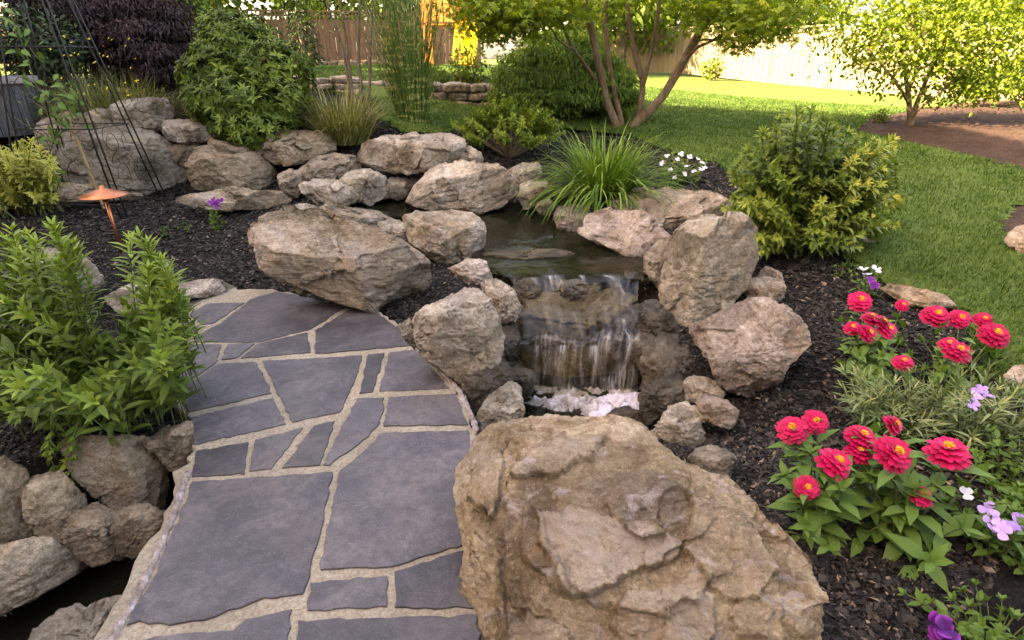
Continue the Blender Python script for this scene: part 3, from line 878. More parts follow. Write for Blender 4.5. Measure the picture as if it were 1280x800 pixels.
# ------------------------------------------------------------------ boulders
_ico = {}
def ico(n):
    if n not in _ico:
        bm = bmesh.new()
        bmesh.ops.create_icosphere(bm, subdivisions=n, radius=1)
        bm.verts.ensure_lookup_table()
        _ico[n] = (np.array([v.co[:] for v in bm.verts]), np.array([[v.index for v in f.verts] for f in bm.faces]))
        bm.free()
    return _ico[n]
_rk = [0]
GW = 'boulders of the back retaining bank'
def rock(label, out, m, zb=None, y=None, dr=.9, rf=.42, name='boulder', cat='rock', group=None, sub=7, seed=None, kt=1.0, kf=None, rough=1.0, bump_polys=(), flat=.0, k_exp=4.4, strata=0.5, ax=None, fac=1.0):
    """boulder from a surveyed outline: real place, real depth, chiselled faces"""
    _rk[0] += 1
    seed = seed or _rk[0]
    r = np.random.default_rng(1000 + seed)
    out = np.array(out, float)
    umin, vmin = out.min(0); umax, vmax = out.max(0)
    cu, cv = (umin + umax) / 2, (vmin + vmax) / 2
    if y is None:
        if zb is None: B = G(cu, vmax)
        else: B = Z(cu, vmax, zb)
        dist = B[1]
    else:
        dist = y + (.26 if group == GW and cu < 300 and cv < 235 else 0)
    dpt = dist / ray(cu, cv)[1]
    size = .25 * ((umax - umin) + (vmax - vmin)) / FPX * dpt
    D = dr * size
    if y is None: dist = dist + D * .55
    C = U(cu, cv, dist)
    d = nrm(C - CAMV)
    right = nrm(np.cross(d, [0, 0, 1.0])); up = np.cross(right, d)
    ab = []
    for u, v in out:
        q = ray(u, v); t = (C - CAMV) @ d / (q @ d)
        w_ = CAMV + q * t - C
        ab.append((w_ @ right, w_ @ up))
    ab = np.array(ab) * (1.04 if sub < 8 else 1.0)
    # even, lightly rounded outline
    dense = []
    n = len(ab)
    for i in range(n):
        p0, p1, p2, p3 = ab[i - 1], ab[i], ab[(i + 1) % n], ab[(i + 2) % n]
        for t in np.linspace(0, 1, 10, endpoint=False):
            lin = p1 * (1 - t) + p2 * t
            cr = 0.5 * (2 * p1 + (p2 - p0) * t + (2 * p0 - 5 * p1 + 4 * p2 - p3) * t * t + (3 * p1 - p0 - 3 * p2 + p3) * t ** 3)
            dense.append(lin * .88 + cr * .12)
    dense = np.array(dense)
    th = np.arctan2(dense[:, 1], dense[:, 0]); rr = np.hypot(dense[:, 0], dense[:, 1])
    o_ = np.argsort(th); th, rr = th[o_], rr[o_]
    th3 = np.concatenate([th - 2 * math.pi, th, th + 2 * math.pi]); rr3 = np.concatenate([rr] * 3)
    Vs, F = ico(sub)
    sx, sy, sz = Vs.T
    the = np.arctan2(sy, sx)
    rad = np.interp(the, th3, rr3)
    c = np.hypot(sx, sy)
    nk = (c ** k_exp + np.abs(sz) ** k_exp) ** (1 / k_exp)
    c2, s2 = c / nk, sz / nk
    a = rad * c2 * np.cos(the); b = rad * c2 * np.sin(the)
    s = D * s2
    # chiselled planes on the near side
    bmax, bmin = ab[:, 1].max(), ab[:, 1].min()
    amax, amin = ab[:, 0].max(), ab[:, 0].min()
    elev = math.asin(max(.05, -d[2]))
    br = bmax - rf * (bmax - bmin) + r.uniform(-.05, .05) * size
    a0 = (amax + amin) / 2 + r.uniform(-.25, .25) * (amax - amin) * .5
    if ax is not None: a0 = amin + ax * (amax - amin)
    s0 = D * .86
    tp = kt * (s0 + .55 * D) / max(.15 * size, (bmax - br))
    tilt = r.uniform(-.22, .22)
    brl = br + tilt * (a - a0)
    wob = .05 * size * fbm(np.stack([a, b, s], 1) / size * 1.3 + seed * 3.7, 2)
    P = [s0 - tp * (b - brl) + wob]
    kfr = math.tan(elev) * r.uniform(.55, .95) if kf is None else kf
    kl, krr = r.uniform(.12, .6), r.uniform(.12, .6)
    P.append(s0 - kfr * (brl - b) - kl * (a0 - a) - wob * .7)
    P.append(s0 - kfr * (brl - b) * r.uniform(.7, 1.2) - krr * (a - a0) + wob * .5)
    pl = np.min(P, 0)
    pl = np.maximum(pl, -.55 * D)
    s = np.where(s > -.55 * D, np.minimum(s, pl), s)
    p = a[:, None] * right + b[:, None] * up - s[:, None] * d
    # chips off the near corners
    for i in range(20):
        nv = nrm(r.normal(size=3) - d * .8)
        if -(nv @ d) < .42: continue
        dd = (p @ nv).max() * r.uniform(.82, .95)
        ex = np.maximum(0, p @ nv - dd)
        p = p - ex[:, None] * nv
    q = p / size
    dirn = nrm(p + (-d) * size * .25)
    sd = seed * 5.31
    # broken faces: every cell has its own tilt
    qw = q + .16 * np.stack([fbm(q * 2.2 + sd + 11 * i_, 3) for i_ in range(3)], 1)
    K = 46 if sub < 8 else 80
    sds = r.uniform(-1.3, 1.3, (K, 3)); gr = r.normal(0, .085, (K, 3)); of = r.uniform(-.04, .04, K)
    idx = np.empty(len(q), int)
    for i_ in range(0, len(q), 20000):
        idx[i_:i_ + 20000] = ((qw[i_:i_ + 20000, None] - sds[None]) ** 2).sum(-1).argmin(1)
    disp = fac * (of[idx] + ((qw - sds[idx]) * gr[idx]).sum(1))
    disp = disp + .016 * fbm(q * 1.8 + sd, 3) + .009 * (ridged(q * 2.6 + sd, 3) - 1.0)
    bn = nrm(np.array([r.normal(0, .3), r.normal(0, .3), 1.0]))
    lay = (q @ bn) * r.uniform(4.5, 6.5) + .55 * fbm(q * 1.6 + sd + 40, 3)
    fr = lay - np.floor(lay)
    stp = sstep(0, .16, fr) * (1 - fr) ** .7
    disp = disp + strata * .046 * stp * sstep(-.3, .3, fbm(q * 1.4 + sd + 9, 2))
    pm = p * 1.0
    cr_ = np.abs(fbm(pm * 7 + sd + 3, 3))
    disp = disp * size * rough - .010 * (1 - sstep(0, .07, cr_)) * sstep(-.2, .5, fbm(pm * 3 + sd, 2)) + .0075 * fbm(pm * 17 + sd, 4, .62) + .0028 * fbm(pm * 60 + sd, 3)
    p = p + dirn * disp[:, None]
    stain = np.zeros(len(p))
    if len(bump_polys):
        pu, pv = proj(C + p)
        nu = 8 * fbm(q * 4.5 + sd, 5, .6); nv2 = 8 * fbm(q * 4.5 + sd + 31, 5, .6)
        near = s > -.3 * D
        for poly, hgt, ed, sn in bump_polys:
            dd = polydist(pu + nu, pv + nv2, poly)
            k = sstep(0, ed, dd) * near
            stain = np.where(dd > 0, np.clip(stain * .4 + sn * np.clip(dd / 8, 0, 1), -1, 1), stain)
            lift = 1.9 * hgt * k * (1 + .35 * fbm(q * 2 + sd + 55, 2))
            p = p + lift[:, None] * nrm(np.array([-.1, -.45, .9]))
    mb = MB()
    base = C.copy()
    tone_ = r.uniform(0, 1, K)[idx]
    mb.add(p + C, F, tone_, stain)
    o = mb.build(name, m, origin=base)
    tag(o, label, cat, group)
    return o
# ------------------------------------------------------------------ every boulder of the garden
GW = 'boulders of the back retaining bank'
GP = 'rocks round the upper pool'
GF = 'rocks beside the waterfall'
GL = 'rocks of the stream bank left of the path'
big = [(577, 575), (580, 552), (602, 530), (640, 519), (700, 516), (760, 524), (800, 535), (820, 556), (850, 580), (905, 600), (932, 626), (968, 672), (998, 706), (1005, 742), (1000, 800), (985, 860), (800, 905), (620, 890), (597, 800), (590, 740), (597, 690), (583, 645), (576, 610)]
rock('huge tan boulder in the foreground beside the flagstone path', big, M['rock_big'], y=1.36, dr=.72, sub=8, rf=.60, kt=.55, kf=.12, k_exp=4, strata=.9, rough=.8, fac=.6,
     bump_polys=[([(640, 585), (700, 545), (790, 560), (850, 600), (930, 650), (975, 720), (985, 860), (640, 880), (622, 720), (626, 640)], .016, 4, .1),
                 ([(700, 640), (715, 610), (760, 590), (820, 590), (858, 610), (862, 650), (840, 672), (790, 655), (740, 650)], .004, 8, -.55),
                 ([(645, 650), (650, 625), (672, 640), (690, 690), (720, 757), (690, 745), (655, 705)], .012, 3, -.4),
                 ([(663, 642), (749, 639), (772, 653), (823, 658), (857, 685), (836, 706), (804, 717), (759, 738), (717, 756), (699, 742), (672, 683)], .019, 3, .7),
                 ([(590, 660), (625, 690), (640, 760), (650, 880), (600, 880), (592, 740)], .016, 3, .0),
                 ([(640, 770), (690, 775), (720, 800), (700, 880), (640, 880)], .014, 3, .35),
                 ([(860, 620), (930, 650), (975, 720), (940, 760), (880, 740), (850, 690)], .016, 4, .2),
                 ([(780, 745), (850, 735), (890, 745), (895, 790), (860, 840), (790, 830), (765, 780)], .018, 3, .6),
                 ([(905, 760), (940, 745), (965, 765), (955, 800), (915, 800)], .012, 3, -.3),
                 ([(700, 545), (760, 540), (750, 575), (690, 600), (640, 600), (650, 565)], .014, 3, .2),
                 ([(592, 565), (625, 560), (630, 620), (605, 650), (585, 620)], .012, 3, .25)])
rock('long ribbed boulder with pinkish top on mulch behind the path', [(308, 286), (312, 272), (330, 263), (360, 259), (420, 268), (465, 284), (500, 303), (521, 326), (526, 352), (508, 378), (480, 391), (440, 381), (385, 368), (345, 352), (322, 330)], M['rock_tan'], zb=.0, dr=.62, rf=.52, sub=7, seed=23)
rock('blocky grey boulder on the left bank of the upper pool', [(504, 272), (520, 264), (560, 262), (590, 266), (605, 278), (604, 308), (592, 322), (560, 333), (538, 320), (514, 300)], M['rock'], zb=.06, rf=.38, group=GP)
rock('flat rock lying behind the long ribbed boulder', [(399, 262), (412, 252), (440, 260), (470, 264), (484, 272), (478, 286), (455, 288), (420, 278)], M['rock'], zb=.13, rf=.6, dr=1.1, group=GP)
rock('small rock wedged between ribbed boulder and blocky pool boulder', [(474, 278), (490, 273), (506, 280), (516, 300), (510, 312), (492, 308), (478, 296)], M['rock_grey'], zb=.08, group=GP)
rock('cracked grey boulder standing against the path edge by waterfall', [(515, 402), (520, 392), (545, 380), (578, 361), (600, 365), (618, 388), (626, 420), (622, 452), (600, 478), (575, 482), (545, 455), (522, 434)], M['rock'], y=2.72, rf=.3, dr=.8, sub=7, group=GF, seed=31)
rock('little rock tucked at path edge left of cracked grey boulder', [(497, 408), (512, 399), (518, 418), (518, 436), (506, 424)], M['rock_grey'], y=2.75, group=GF)
rock('pale ledge rock at the left lip of the upper waterfall', [(561, 336), (585, 324), (606, 328), (616, 350), (608, 360), (585, 352)], M['rock_pale'], y=3.5, rf=.6, group=GF)
rock('humped tan rock right of the pale ledge rock', [(603, 356), (620, 348), (640, 362), (650, 382), (646, 398), (628, 404), (610, 388)], M['rock'], y=3.28, group=GF)
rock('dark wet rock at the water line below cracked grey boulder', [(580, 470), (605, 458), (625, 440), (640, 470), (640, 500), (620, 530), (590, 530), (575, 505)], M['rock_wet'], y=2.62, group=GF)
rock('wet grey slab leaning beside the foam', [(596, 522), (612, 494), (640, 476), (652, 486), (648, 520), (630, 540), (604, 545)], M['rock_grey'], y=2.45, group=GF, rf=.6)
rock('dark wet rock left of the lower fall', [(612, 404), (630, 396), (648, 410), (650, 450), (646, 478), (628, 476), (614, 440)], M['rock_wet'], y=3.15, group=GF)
rock('small dark stone poking out of the bright foam', [(755, 524), (768, 512), (785, 508), (805, 518), (803, 532), (775, 536)], M['rock_wet'], y=2.72, group=GF, sub=6)
# the ledges under the falls
rock('broad wet ledge carrying the upper fall', [(596, 338), (640, 334), (720, 334), (790, 336), (835, 348), (840, 380), (800, 400), (690, 392), (620, 380), (590, 350)], M['rock_wet'], y=4.12, dr=.5, rf=.40, kf=.1, kt=1.1, k_exp=5, rough=.5, group=GF, sub=7, seed=52)
rock('mossy brown slab in the middle of the waterfall', [(640, 420), (652, 382), (668, 366), (705, 370), (772, 360), (792, 378), (764, 398), (752, 420), (715, 436), (662, 430)], M['rock_moss'], y=3.5, dr=.7, rf=.7, kf=.4, k_exp=6, rough=1.5, fac=1.3, group=GF, sub=7, seed=57)
rock('dark wet rock to the right of the mossy slab', [(756, 414), (780, 388), (806, 380), (818, 402), (812, 440), (790, 452), (762, 444)], M['rock_wet'], y=3.42, dr=.7, rf=.4, group=GF, seed=58)
rock('small wet ledge stone splitting the upper fall', [(696, 372), (704, 352), (722, 348), (736, 358), (734, 376), (714, 382)], M['rock_wet'], y=3.66, dr=.9, rf=.5, group=GF, seed=301)
rock('small mossy stone at left end of the upper fall', [(640, 378), (644, 356), (660, 346), (676, 356), (676, 378), (656, 388)], M['rock_moss'], y=3.64, dr=.9, rf=.5, group=GF, seed=302)
rock('wet stone at left foot of the lower fall', [(632, 486), (636, 462), (652, 456), (668, 470), (664, 492), (646, 500)], M['rock_wet'], y=3.0, group=GF, seed=303)
rock('wet stone at right end of the lower lip', [(786, 446), (790, 424), (806, 414), (822, 426), (820, 452), (800, 460)], M['rock_wet'], y=3.16, group=GF, seed=304)
rock('brown wet rock face behind the lower fall', [(636, 440), (650, 420), (700, 428), (760, 426), (806, 420), (814, 470), (800, 505), (720, 512), (645, 505)], M['rock_moss'], y=3.36, dr=.5, rf=.12, kf=.3, k_exp=5, rough=.7, group=GF, seed=59)
rock('submerged brown shelf at the upper pool outflow', [(586, 322), (620, 312), (690, 310), (724, 318), (700, 328), (640, 332), (600, 332)], M['rock_moss'], y=4.32, dr=.6, rf=.6, group=GF, rough=.6)
rock('tall upright grey boulder right of the waterfall', [(822, 385), (826, 340), (840, 300), (860, 278), (890, 270), (920, 276), (940, 295), (942, 325), (930, 360), (900, 392), (868, 408), (838, 412)], M['rock_grey'], y=3.3, dr=.65, rf=.10, sub=7, seed=41, strata=.35)
rock('flat block with a small pointed stone on it', [(928, 362), (936, 350), (960, 346), (979, 352), (980, 372), (968, 380), (940, 379)], M['rock'], zb=.2, rf=.4, sub=6)
rock('small pointed stone sitting on a flat block', [(944, 349), (958, 333), (976, 341), (979, 352), (962, 352)], M['rock_pale'], y=3.42, rf=.2, sub=6)
rock('pale pinkish angular boulder at the edge of the mulch', [(862, 408), (885, 402), (935, 378), (962, 377), (1000, 400), (1012, 430), (985, 455), (970, 478), (935, 492), (900, 480), (890, 450), (872, 430)], M['rock_pale'], zb=.02, dr=.8, rf=.82, kt=.45, kf=.9, sub=7, seed=263, k_exp=7, fac=.7)
rock('wet dark boulder right of the lower fall', [(806, 440), (825, 420), (855, 415), (878, 432), (876, 470), (858, 500), (828, 520), (806, 524), (802, 490)], M['rock_wet'], y=2.95, group=GF, seed=66)
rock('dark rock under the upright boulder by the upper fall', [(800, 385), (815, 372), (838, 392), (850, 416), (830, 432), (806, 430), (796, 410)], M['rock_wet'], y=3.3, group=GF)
rock('tan stone below the pale pinkish boulder', [(853, 482), (868, 470), (898, 478), (904, 492), (888, 506), (858, 502)], M['rock'], zb=-.08, sub=6, group=GF)
rock('pointed tan stone lying on the mulch below its neighbour', [(870, 515), (878, 492), (900, 498), (923, 514), (916, 536), (885, 528), (874, 526)], M['rock_pale'], zb=-.03, sub=6, rf=.3, group=GF)
rock('rough grey rock between big boulder and the foam', [(818, 540), (835, 512), (858, 502), (872, 512), (880, 540), (882, 574), (852, 582), (830, 562)], M['rock_grey'], y=2.3, group=GF)
rock('small rounded grey rock behind the big tan boulder', [(862, 572), (880, 556), (905, 560), (918, 574), (912, 596), (888, 604), (868, 592)], M['rock_grey'], zb=-.06, sub=6, group=GF)
rock('dark rock at the far right side of the foam', [(800, 500), (818, 476), (846, 468), (862, 480), (850, 506), (830, 524), (806, 530)], M['rock_wet'], y=2.62, group=GF)
# right rim of the upper pool
rock('pinkish white rock on right rim of upper pool', [(692, 272), (698, 259), (720, 255), (738, 260), (740, 276), (730, 291), (702, 290)], M['rock_pale'], zb=.13, group=GP, dr=.9, rf=.5)
rock('long low rough pale rock along right rim of upper pool', [(728, 292), (733, 270), (760, 261), (800, 266), (828, 284), (842, 308), (840, 332), (812, 334), (780, 320), (750, 304)], M['rock_pale'], y=4.5, dr=.6, group=GP, rf=.75, seed=72)
rock('broad flat brown slab behind the upright boulder', [(758, 254), (790, 240), (840, 234), (885, 239), (910, 254), (908, 280), (880, 298), (840, 306), (800, 286)], M['rock'], y=4.9, dr=.8, rf=.8, group=GP, seed=74)
rock('short tan rock below the upright boulder at pool lip', [(806, 318), (826, 300), (846, 306), (840, 350), (824, 362), (808, 340)], M['rock'], y=3.85, group=GP)
# the back of the pool
rock('wide flat topped slab at back of pool', [(445, 190), (452, 180), (480, 170), (520, 166), (560, 167), (578, 174), (575, 194), (550, 208), (510, 216), (470, 210), (450, 202)], M['rock'], y=6.35, dr=.75, rf=.4, group=GW, seed=81)
rock('big rounded boulder at back of upper pool', [(512, 252), (520, 232), (540, 210), (570, 203), (620, 206), (641, 218), (643, 242), (625, 258), (590, 266), (545, 264)], M['rock'], y=5.85, dr=.7, rf=.35, group=GW, sub=7, seed=84)
rock('small rock beside the flat topped slab under low green shrub', [(568, 196), (585, 183), (600, 190), (603, 202), (588, 207), (570, 206)], M['rock'], y=6.5, group=GW, sub=6)
rock('grey rock above another just right of big rounded boulder', [(635, 214), (650, 205), (672, 204), (678, 216), (668, 228), (645, 230)], M['rock_grey'], y=6.05, group=GW, sub=6)
rock('tan rock under a grey one at right back of pool', [(644, 240), (656, 228), (680, 226), (690, 240), (680, 258), (655, 260)], M['rock'], y=5.85, group=GW, sub=6)
rock('low stone at the pool edge left of the daylilies', [(670, 258), (685, 248), (698, 258), (694, 268), (676, 268)], M['rock_grey'], y=5.6, group=GW, sub=6)
rock('rough angular rock at left back of pool', [(379, 232), (395, 224), (420, 224), (442, 234), (448, 250), (430, 260), (400, 254), (384, 246)], M['rock'], y=5.9, group=GW, sub=6)
rock('tall rough rock under the left end of flat slab', [(424, 226), (440, 212), (462, 212), (480, 222), (482, 246), (462, 256), (436, 246)], M['rock_grey'], y=6.1, group=GW, sub=6)
rock('squarish stone beneath the middle of flat slab', [(478, 228), (492, 222), (510, 224), (512, 244), (498, 249), (480, 246)], M['rock'], y=6.25, group=GW, sub=6)
rock('shaded stone between squarish stone and rounded boulder', [(509, 226), (520, 218), (534, 222), (528, 240), (516, 246)], M['rock_wet'], y=6.3, group=GW, sub=6)  # dark wet stone colour stands in for the shade between the boulders
rock('tan boulder in front of striped grass clump', [(384, 206), (390, 196), (415, 192), (440, 196), (452, 206), (446, 220), (420, 224), (392, 220)], M['rock'], y=6.45, group=GW)
rock('wide brown rock beneath the rhododendron', [(322, 190), (335, 170), (365, 163), (400, 165), (416, 178), (408, 194), (380, 204), (345, 206)], M['rock_brown'], y=6.6, group=GW)
rock('little upright block between rounded bank boulder and angular rock', [(348, 218), (360, 211), (375, 214), (380, 234), (372, 247), (352, 244)], M['rock'], y=6.15, group=GW, sub=6)
rock('narrow stone behind the little upright block', [(372, 214), (385, 204), (392, 222), (388, 232), (376, 228)], M['rock_brown'], y=6.3, group=GW, sub=6)
rock('largest grey boulder of the bank behind copper lamp', [(76, 205), (84, 176), (110, 162), (150, 158), (190, 164), (212, 184), (232, 212), (235, 236), (215, 246), (180, 247), (120, 236), (82, 226)], M['rock_grey'], y=6.2, dr=.6, rf=.25, group=GW, sub=7, seed=191, k_exp=7, fac=.7)
rock('big block on top of the largest bank boulder', [(136, 136), (145, 126), (175, 122), (205, 124), (218, 146), (208, 160), (180, 164), (150, 158)], M['rock'], y=6.65, dr=.7, rf=.3, group=GW, seed=93)
rock('flat wedge shaped stone on bank left of rhododendron', [(203, 158), (210, 150), (245, 149), (272, 158), (268, 174), (235, 180), (208, 174)], M['rock'], y=6.5, group=GW, rf=.35)
rock('small stone under the flat wedge shaped stone', [(214, 184), (230, 176), (250, 180), (246, 196), (230, 208), (218, 198)], M['rock_brown'], y=6.4, group=GW, sub=6)
rock('rounded boulder with swirling layers below the rhododendron', [(234, 205), (244, 186), (268, 178), (300, 182), (325, 196), (346, 214), (342, 232), (318, 240), (280, 243), (245, 232)], M['rock_brown'], y=6.1, dr=.7, rf=.3, group=GW, sub=7, seed=197, k_exp=6)
rock('small block behind the iron obelisk on the bank', [(106, 142), (125, 134), (148, 146), (153, 158), (130, 162), (108, 158)], M['rock'], y=6.55, group=GW, sub=6)
rock('shadowed boulder at left end of bank beside staves', [(46, 160), (60, 146), (90, 140), (112, 150), (108, 184), (80, 200), (52, 190)], M['rock_brown'], y=6.5, group=GW)
rock('long low stone at the foot of the bank', [(212, 250), (240, 242), (300, 236), (352, 238), (368, 248), (354, 260), (300, 262), (240, 259)], M['rock_tan'], y=5.7, k_exp=7, dr=.35, rf=.6, group=GW, strata=.3)
rock('low pale stone at bank foot beside copper lamp', [(60, 240), (80, 228), (105, 230), (135, 238), (175, 240), (176, 250), (120, 252), (70, 252)], M['rock_tan'], y=5.9, dr=.4, rf=.6, group=GW)
rock('thin flat stone by the upper stream left', [(350, 262), (375, 254), (400, 258), (404, 266), (375, 272)], M['rock_grey'], y=5.5, dr=.5, rf=.6, group=GW, sub=6)
# left of the path
rock('tan boulder behind the leafy green shrub', [(28, 352), (30, 318), (60, 310), (95, 316), (118, 335), (132, 356), (100, 366), (55, 372)], M['rock_pale'], zb=.06, dr=.8, rf=.55)
rock('flat tan stone bordering the far corner of the path', [(130, 372), (160, 356), (205, 352), (262, 350), (300, 358), (285, 366), (225, 370), (200, 390), (150, 392)], M['rock_tan'], y=3.75, dr=.35, rf=.75)
rock('big ribbed brown slab under the leafy shrub', [(76, 556), (96, 546), (140, 546), (186, 550), (200, 572), (214, 612), (208, 636), (184, 650), (152, 648), (118, 620), (92, 596)], M['rock_brown'], y=1.98, dr=.45, rf=.10, kf=.15, k_exp=7, fac=.5, group=GL, sub=7, seed=111, strata=.3)
rock('low brown rock between ribbed slab and the flagstones', [(180, 552), (205, 536), (238, 528), (243, 560), (238, 586), (212, 588), (198, 570)], M['rock_brown'], y=2.12, group=GL, rf=.2, k_exp=6)
rock('mossy tan rock at the top of the left bank', [(2, 576), (28, 558), (64, 562), (76, 586), (50, 604), (16, 596)], M['rock_brown'], y=2.2, group=GL, sub=6)
rock('cracked brown rock in the middle of the left bank', [(30, 620), (40, 598), (76, 590), (104, 622), (107, 646), (82, 678), (52, 690), (36, 662)], M['rock_brown'], y=1.80, group=GL, rf=.15, kf=.2, seed=114, k_exp=6)
rock('tall brown rock at the left picture edge', [(-60, 640), (-40, 585), (0, 574), (30, 590), (42, 630), (50, 690), (10, 712), (-40, 710)], M['rock_brown'], y=1.75, group=GL, rf=.12, kf=.2, seed=117, k_exp=6)
rock('grainy grey rock overhanging the dark water', [(80, 668), (96, 636), (122, 628), (154, 648), (152, 694), (116, 706), (94, 698)], M['rock_brown'], y=1.70, group=GL, rf=.4, k_exp=6, fac=.6)
rock('dark wedge rock against the path side', [(142, 650), (152, 632), (184, 632), (206, 644), (198, 674), (164, 698), (146, 692)], M['rock_brown'], y=1.72, group=GL, rf=.3, k_exp=6)
rock('broad rock sloping into water at the lower left', [(-60, 720), (-40, 690), (10, 684), (54, 672), (92, 688), (106, 710), (60, 735), (0, 768), (-60, 790)], M['rock_brown'], y=1.50, dr=.8, group=GL, rf=.35, seed=121, k_exp=6, fac=.6)
rock('pitted grey boulder at the bottom beside the path rim', [(34, 820), (40, 786), (70, 764), (110, 756), (150, 745), (140, 775), (112, 806), (80, 850), (40, 850)], M['rock_grey'], y=1.36, dr=.8, group=GL, rf=.7, seed=124)
# stepping stones in the lawn
for lab, o_ in (('flat tan stepping stone at the lawn edge behind zinnias', [(1102, 362), (1112, 354), (1140, 358), (1180, 368), (1196, 384), (1170, 388), (1125, 376)]),
                ('small flat stone at lawn edge beside the bush', [(1058, 298), (1070, 294), (1090, 298), (1096, 306), (1078, 308)]),
                ('flat stone in grass at the right picture edge', [(1255, 470), (1270, 458), (1300, 462), (1310, 490), (1275, 492)]),
                ('brown stone beside the bare soil patch in the lawn', [(1256, 300), (1270, 282), (1300, 285), (1310, 318), (1275, 322)])):
    rock(lab, o_, M['rock_tan'], dr=.5, rf=.8, sub=6, name='stepping_stone', group='flat stones along the lawn edge', strata=.2)

# ------------------------------------------------------------------ water
def sheet(name, poly, z, m, st=.05, amp=.004, fr=6):
    poly = np.array(poly)
    mb = MB()
    x, y, q = grid(poly[:, 0].min(), poly[:, 0].max(), poly[:, 1].min(), poly[:, 1].max(), st)
    k = inpoly(x[q].mean(1), y[q].mean(1), poly)
    p = np.stack([x * fr, y * fr, x * 0], 1)
    mb.add(np.stack([x, y, z + amp * fbm(p, 3)], 1), q[k])
    return struct(mb.build(name, m))
WZ = .155
sheet('upper_pool_water', [Z(u, v, WZ)[:2] for u, v in [(380, 270), (480, 246), (560, 250), (640, 250), (700, 262), (740, 300), (830, 330), (815, 352), (760, 345), (700, 343), (630, 345), (585, 335), (600, 300), (540, 275), (460, 268)]], WZ, M['water'])
sheet('lower_pool_water', [(-.6, 1.3), (1.3, 1.5), (1.4, 3.5), (-.3, 3.55), (-.75, 2.4), (-1.2, 2.2), (-2.6, 2.3), (-4, 1.9), (-4, .4), (-1.6, .4)], -.37, M['water_low'], .05, .006, 4)

def fall(name, L, Rr, m, nu=60, nv=70, amp=.012, parent=None, seed=0, rows=((0, 1), (1, 1)), cols=None):
    """sheet of falling water between a left and a right profile"""
    A = smooth_path(L, nv); B = smooth_path(Rr, nv)
    t = np.linspace(0, 1, nu)
    V = A[:, None] * (1 - t)[None, :, None] + B[:, None] * t[None, :, None]
    wid = np.linalg.norm(B - A, axis=1).mean()
    leng = np.concatenate([[0], np.cumsum(np.linalg.norm(np.diff((A + B) / 2, axis=0), axis=1))])
    a = np.broadcast_to((t * wid)[None], (nv, nu)); b = np.broadcast_to(leng[:, None], (nv, nu))
    nz = fbm(np.stack([a.ravel() * 22, b.ravel() * 4, a.ravel() * 0 + seed], 1), 3)
    V = V.reshape(-1, 3).copy()
    lip = fbm(np.stack([a.ravel() * 5, a.ravel() * 0 + seed * 3.3, a.ravel() * 0], 1), 3)
    V[:, 1] -= amp * nz + (.09 * lip if wid > .3 else 0)
    V[:, 2] += amp * .4 * nz
    i = np.arange(nv - 1)[:, None] * nu; j = np.arange(nu - 1)[None]
    q = np.stack([i + j, i + j + 1, i + nu + j + 1, i + nu + j], -1).reshape(-1, 4)
    mb = MB()
    mb.add(V, q, a.ravel() + seed * 3.1, b.ravel())
    o = mb.build(name, m, parent)
    tt = np.broadcast_to(t[None], (nv, nu)); ss = np.broadcast_to(np.linspace(0, 1, nv)[:, None], (nv, nu))
    if name == 'white_stream':
        fd = np.sin(math.pi * tt) ** .8 * sstep(0, .12, ss) * (1 - .5 * ss)
    else:
        fd = np.interp(ss, rows[0], rows[1]) * sstep(0, .06, tt) * sstep(0, .06, 1 - tt)
        if cols is not None: fd = fd * np.interp(tt, cols[0], cols[1])
    at = o.data.attributes.new('fade', 'FLOAT', 'POINT')
    at.data.foreach_set('value', fd.ravel().astype(np.float32))
    if parent is None: struct(o)
    return o
def prof(us, vs_, ys):
    return [U(u, v, y) for u, v, y in zip(us, vs_, ys)]
W1 = fall('waterfall', prof((604, 628, 640, 650, 652), (330, 343, 352, 372, 388), (4.05, 3.86, 3.76, 3.66, 3.6)), prof((815, 805, 800, 798, 800), (330, 342, 352, 372, 392), (4.1, 3.9, 3.78, 3.68, 3.6)), M['fall'], rows=((0, .2, .35, .8, 1), (.3, .6, .95, .75, .3)), cols=((0, .24, .3, .42, .48, .52, .58, .63, .7, .76, .95, 1), (.1, .2, .95, .9, .3, .85, .8, .25, .3, 1, 1, .3)))
fall('lower_fall', prof((648, 650, 648, 646), (385, 415, 430, 490), (3.42, 3.24, 3.14, 3.08)), prof((800, 808, 806, 800), (385, 415, 430, 492), (3.44, 3.26, 3.16, 3.08)), M['fall'], parent=W1, seed=2, rows=((0, .25, .4, 1), (.3, .45, .95, 1.05)))
for i, (us, vs_, ys, wd) in enumerate((
        ((690, 692, 694), (343, 352, 374), (3.74, 3.68, 3.6), 30), ((726, 729, 731), (343, 352, 372), (3.75, 3.69, 3.6), 10), ((756, 772, 780, 778), (342, 350, 366, 388), (3.76, 3.68, 3.58, 3.5), 28),
        ((778, 782, 788, 784, 780), (392, 410, 424, 450, 488), (3.36, 3.22, 3.12, 3.05, 3.02), 10), ((668, 668, 668), (346, 355, 375), (3.72, 3.66, 3.58), 16), ((705, 702, 700), (428, 450, 480), (3.1, 3.06, 3.03), 26), ((672, 672, 672), (428, 450, 482), (3.1, 3.06, 3.03), 12), ((745, 744, 742), (428, 452, 482), (3.1, 3.05, 3.02), 22))):
    fall('white_stream', prof([u - wd / 2 for u in us], vs_, ys), prof([u + wd / 2 * (1 if i != 2 else .7) for u in us], vs_, ys), M['fall_white'], nu=16, nv=40, amp=.008, parent=W1, seed=5 + i)
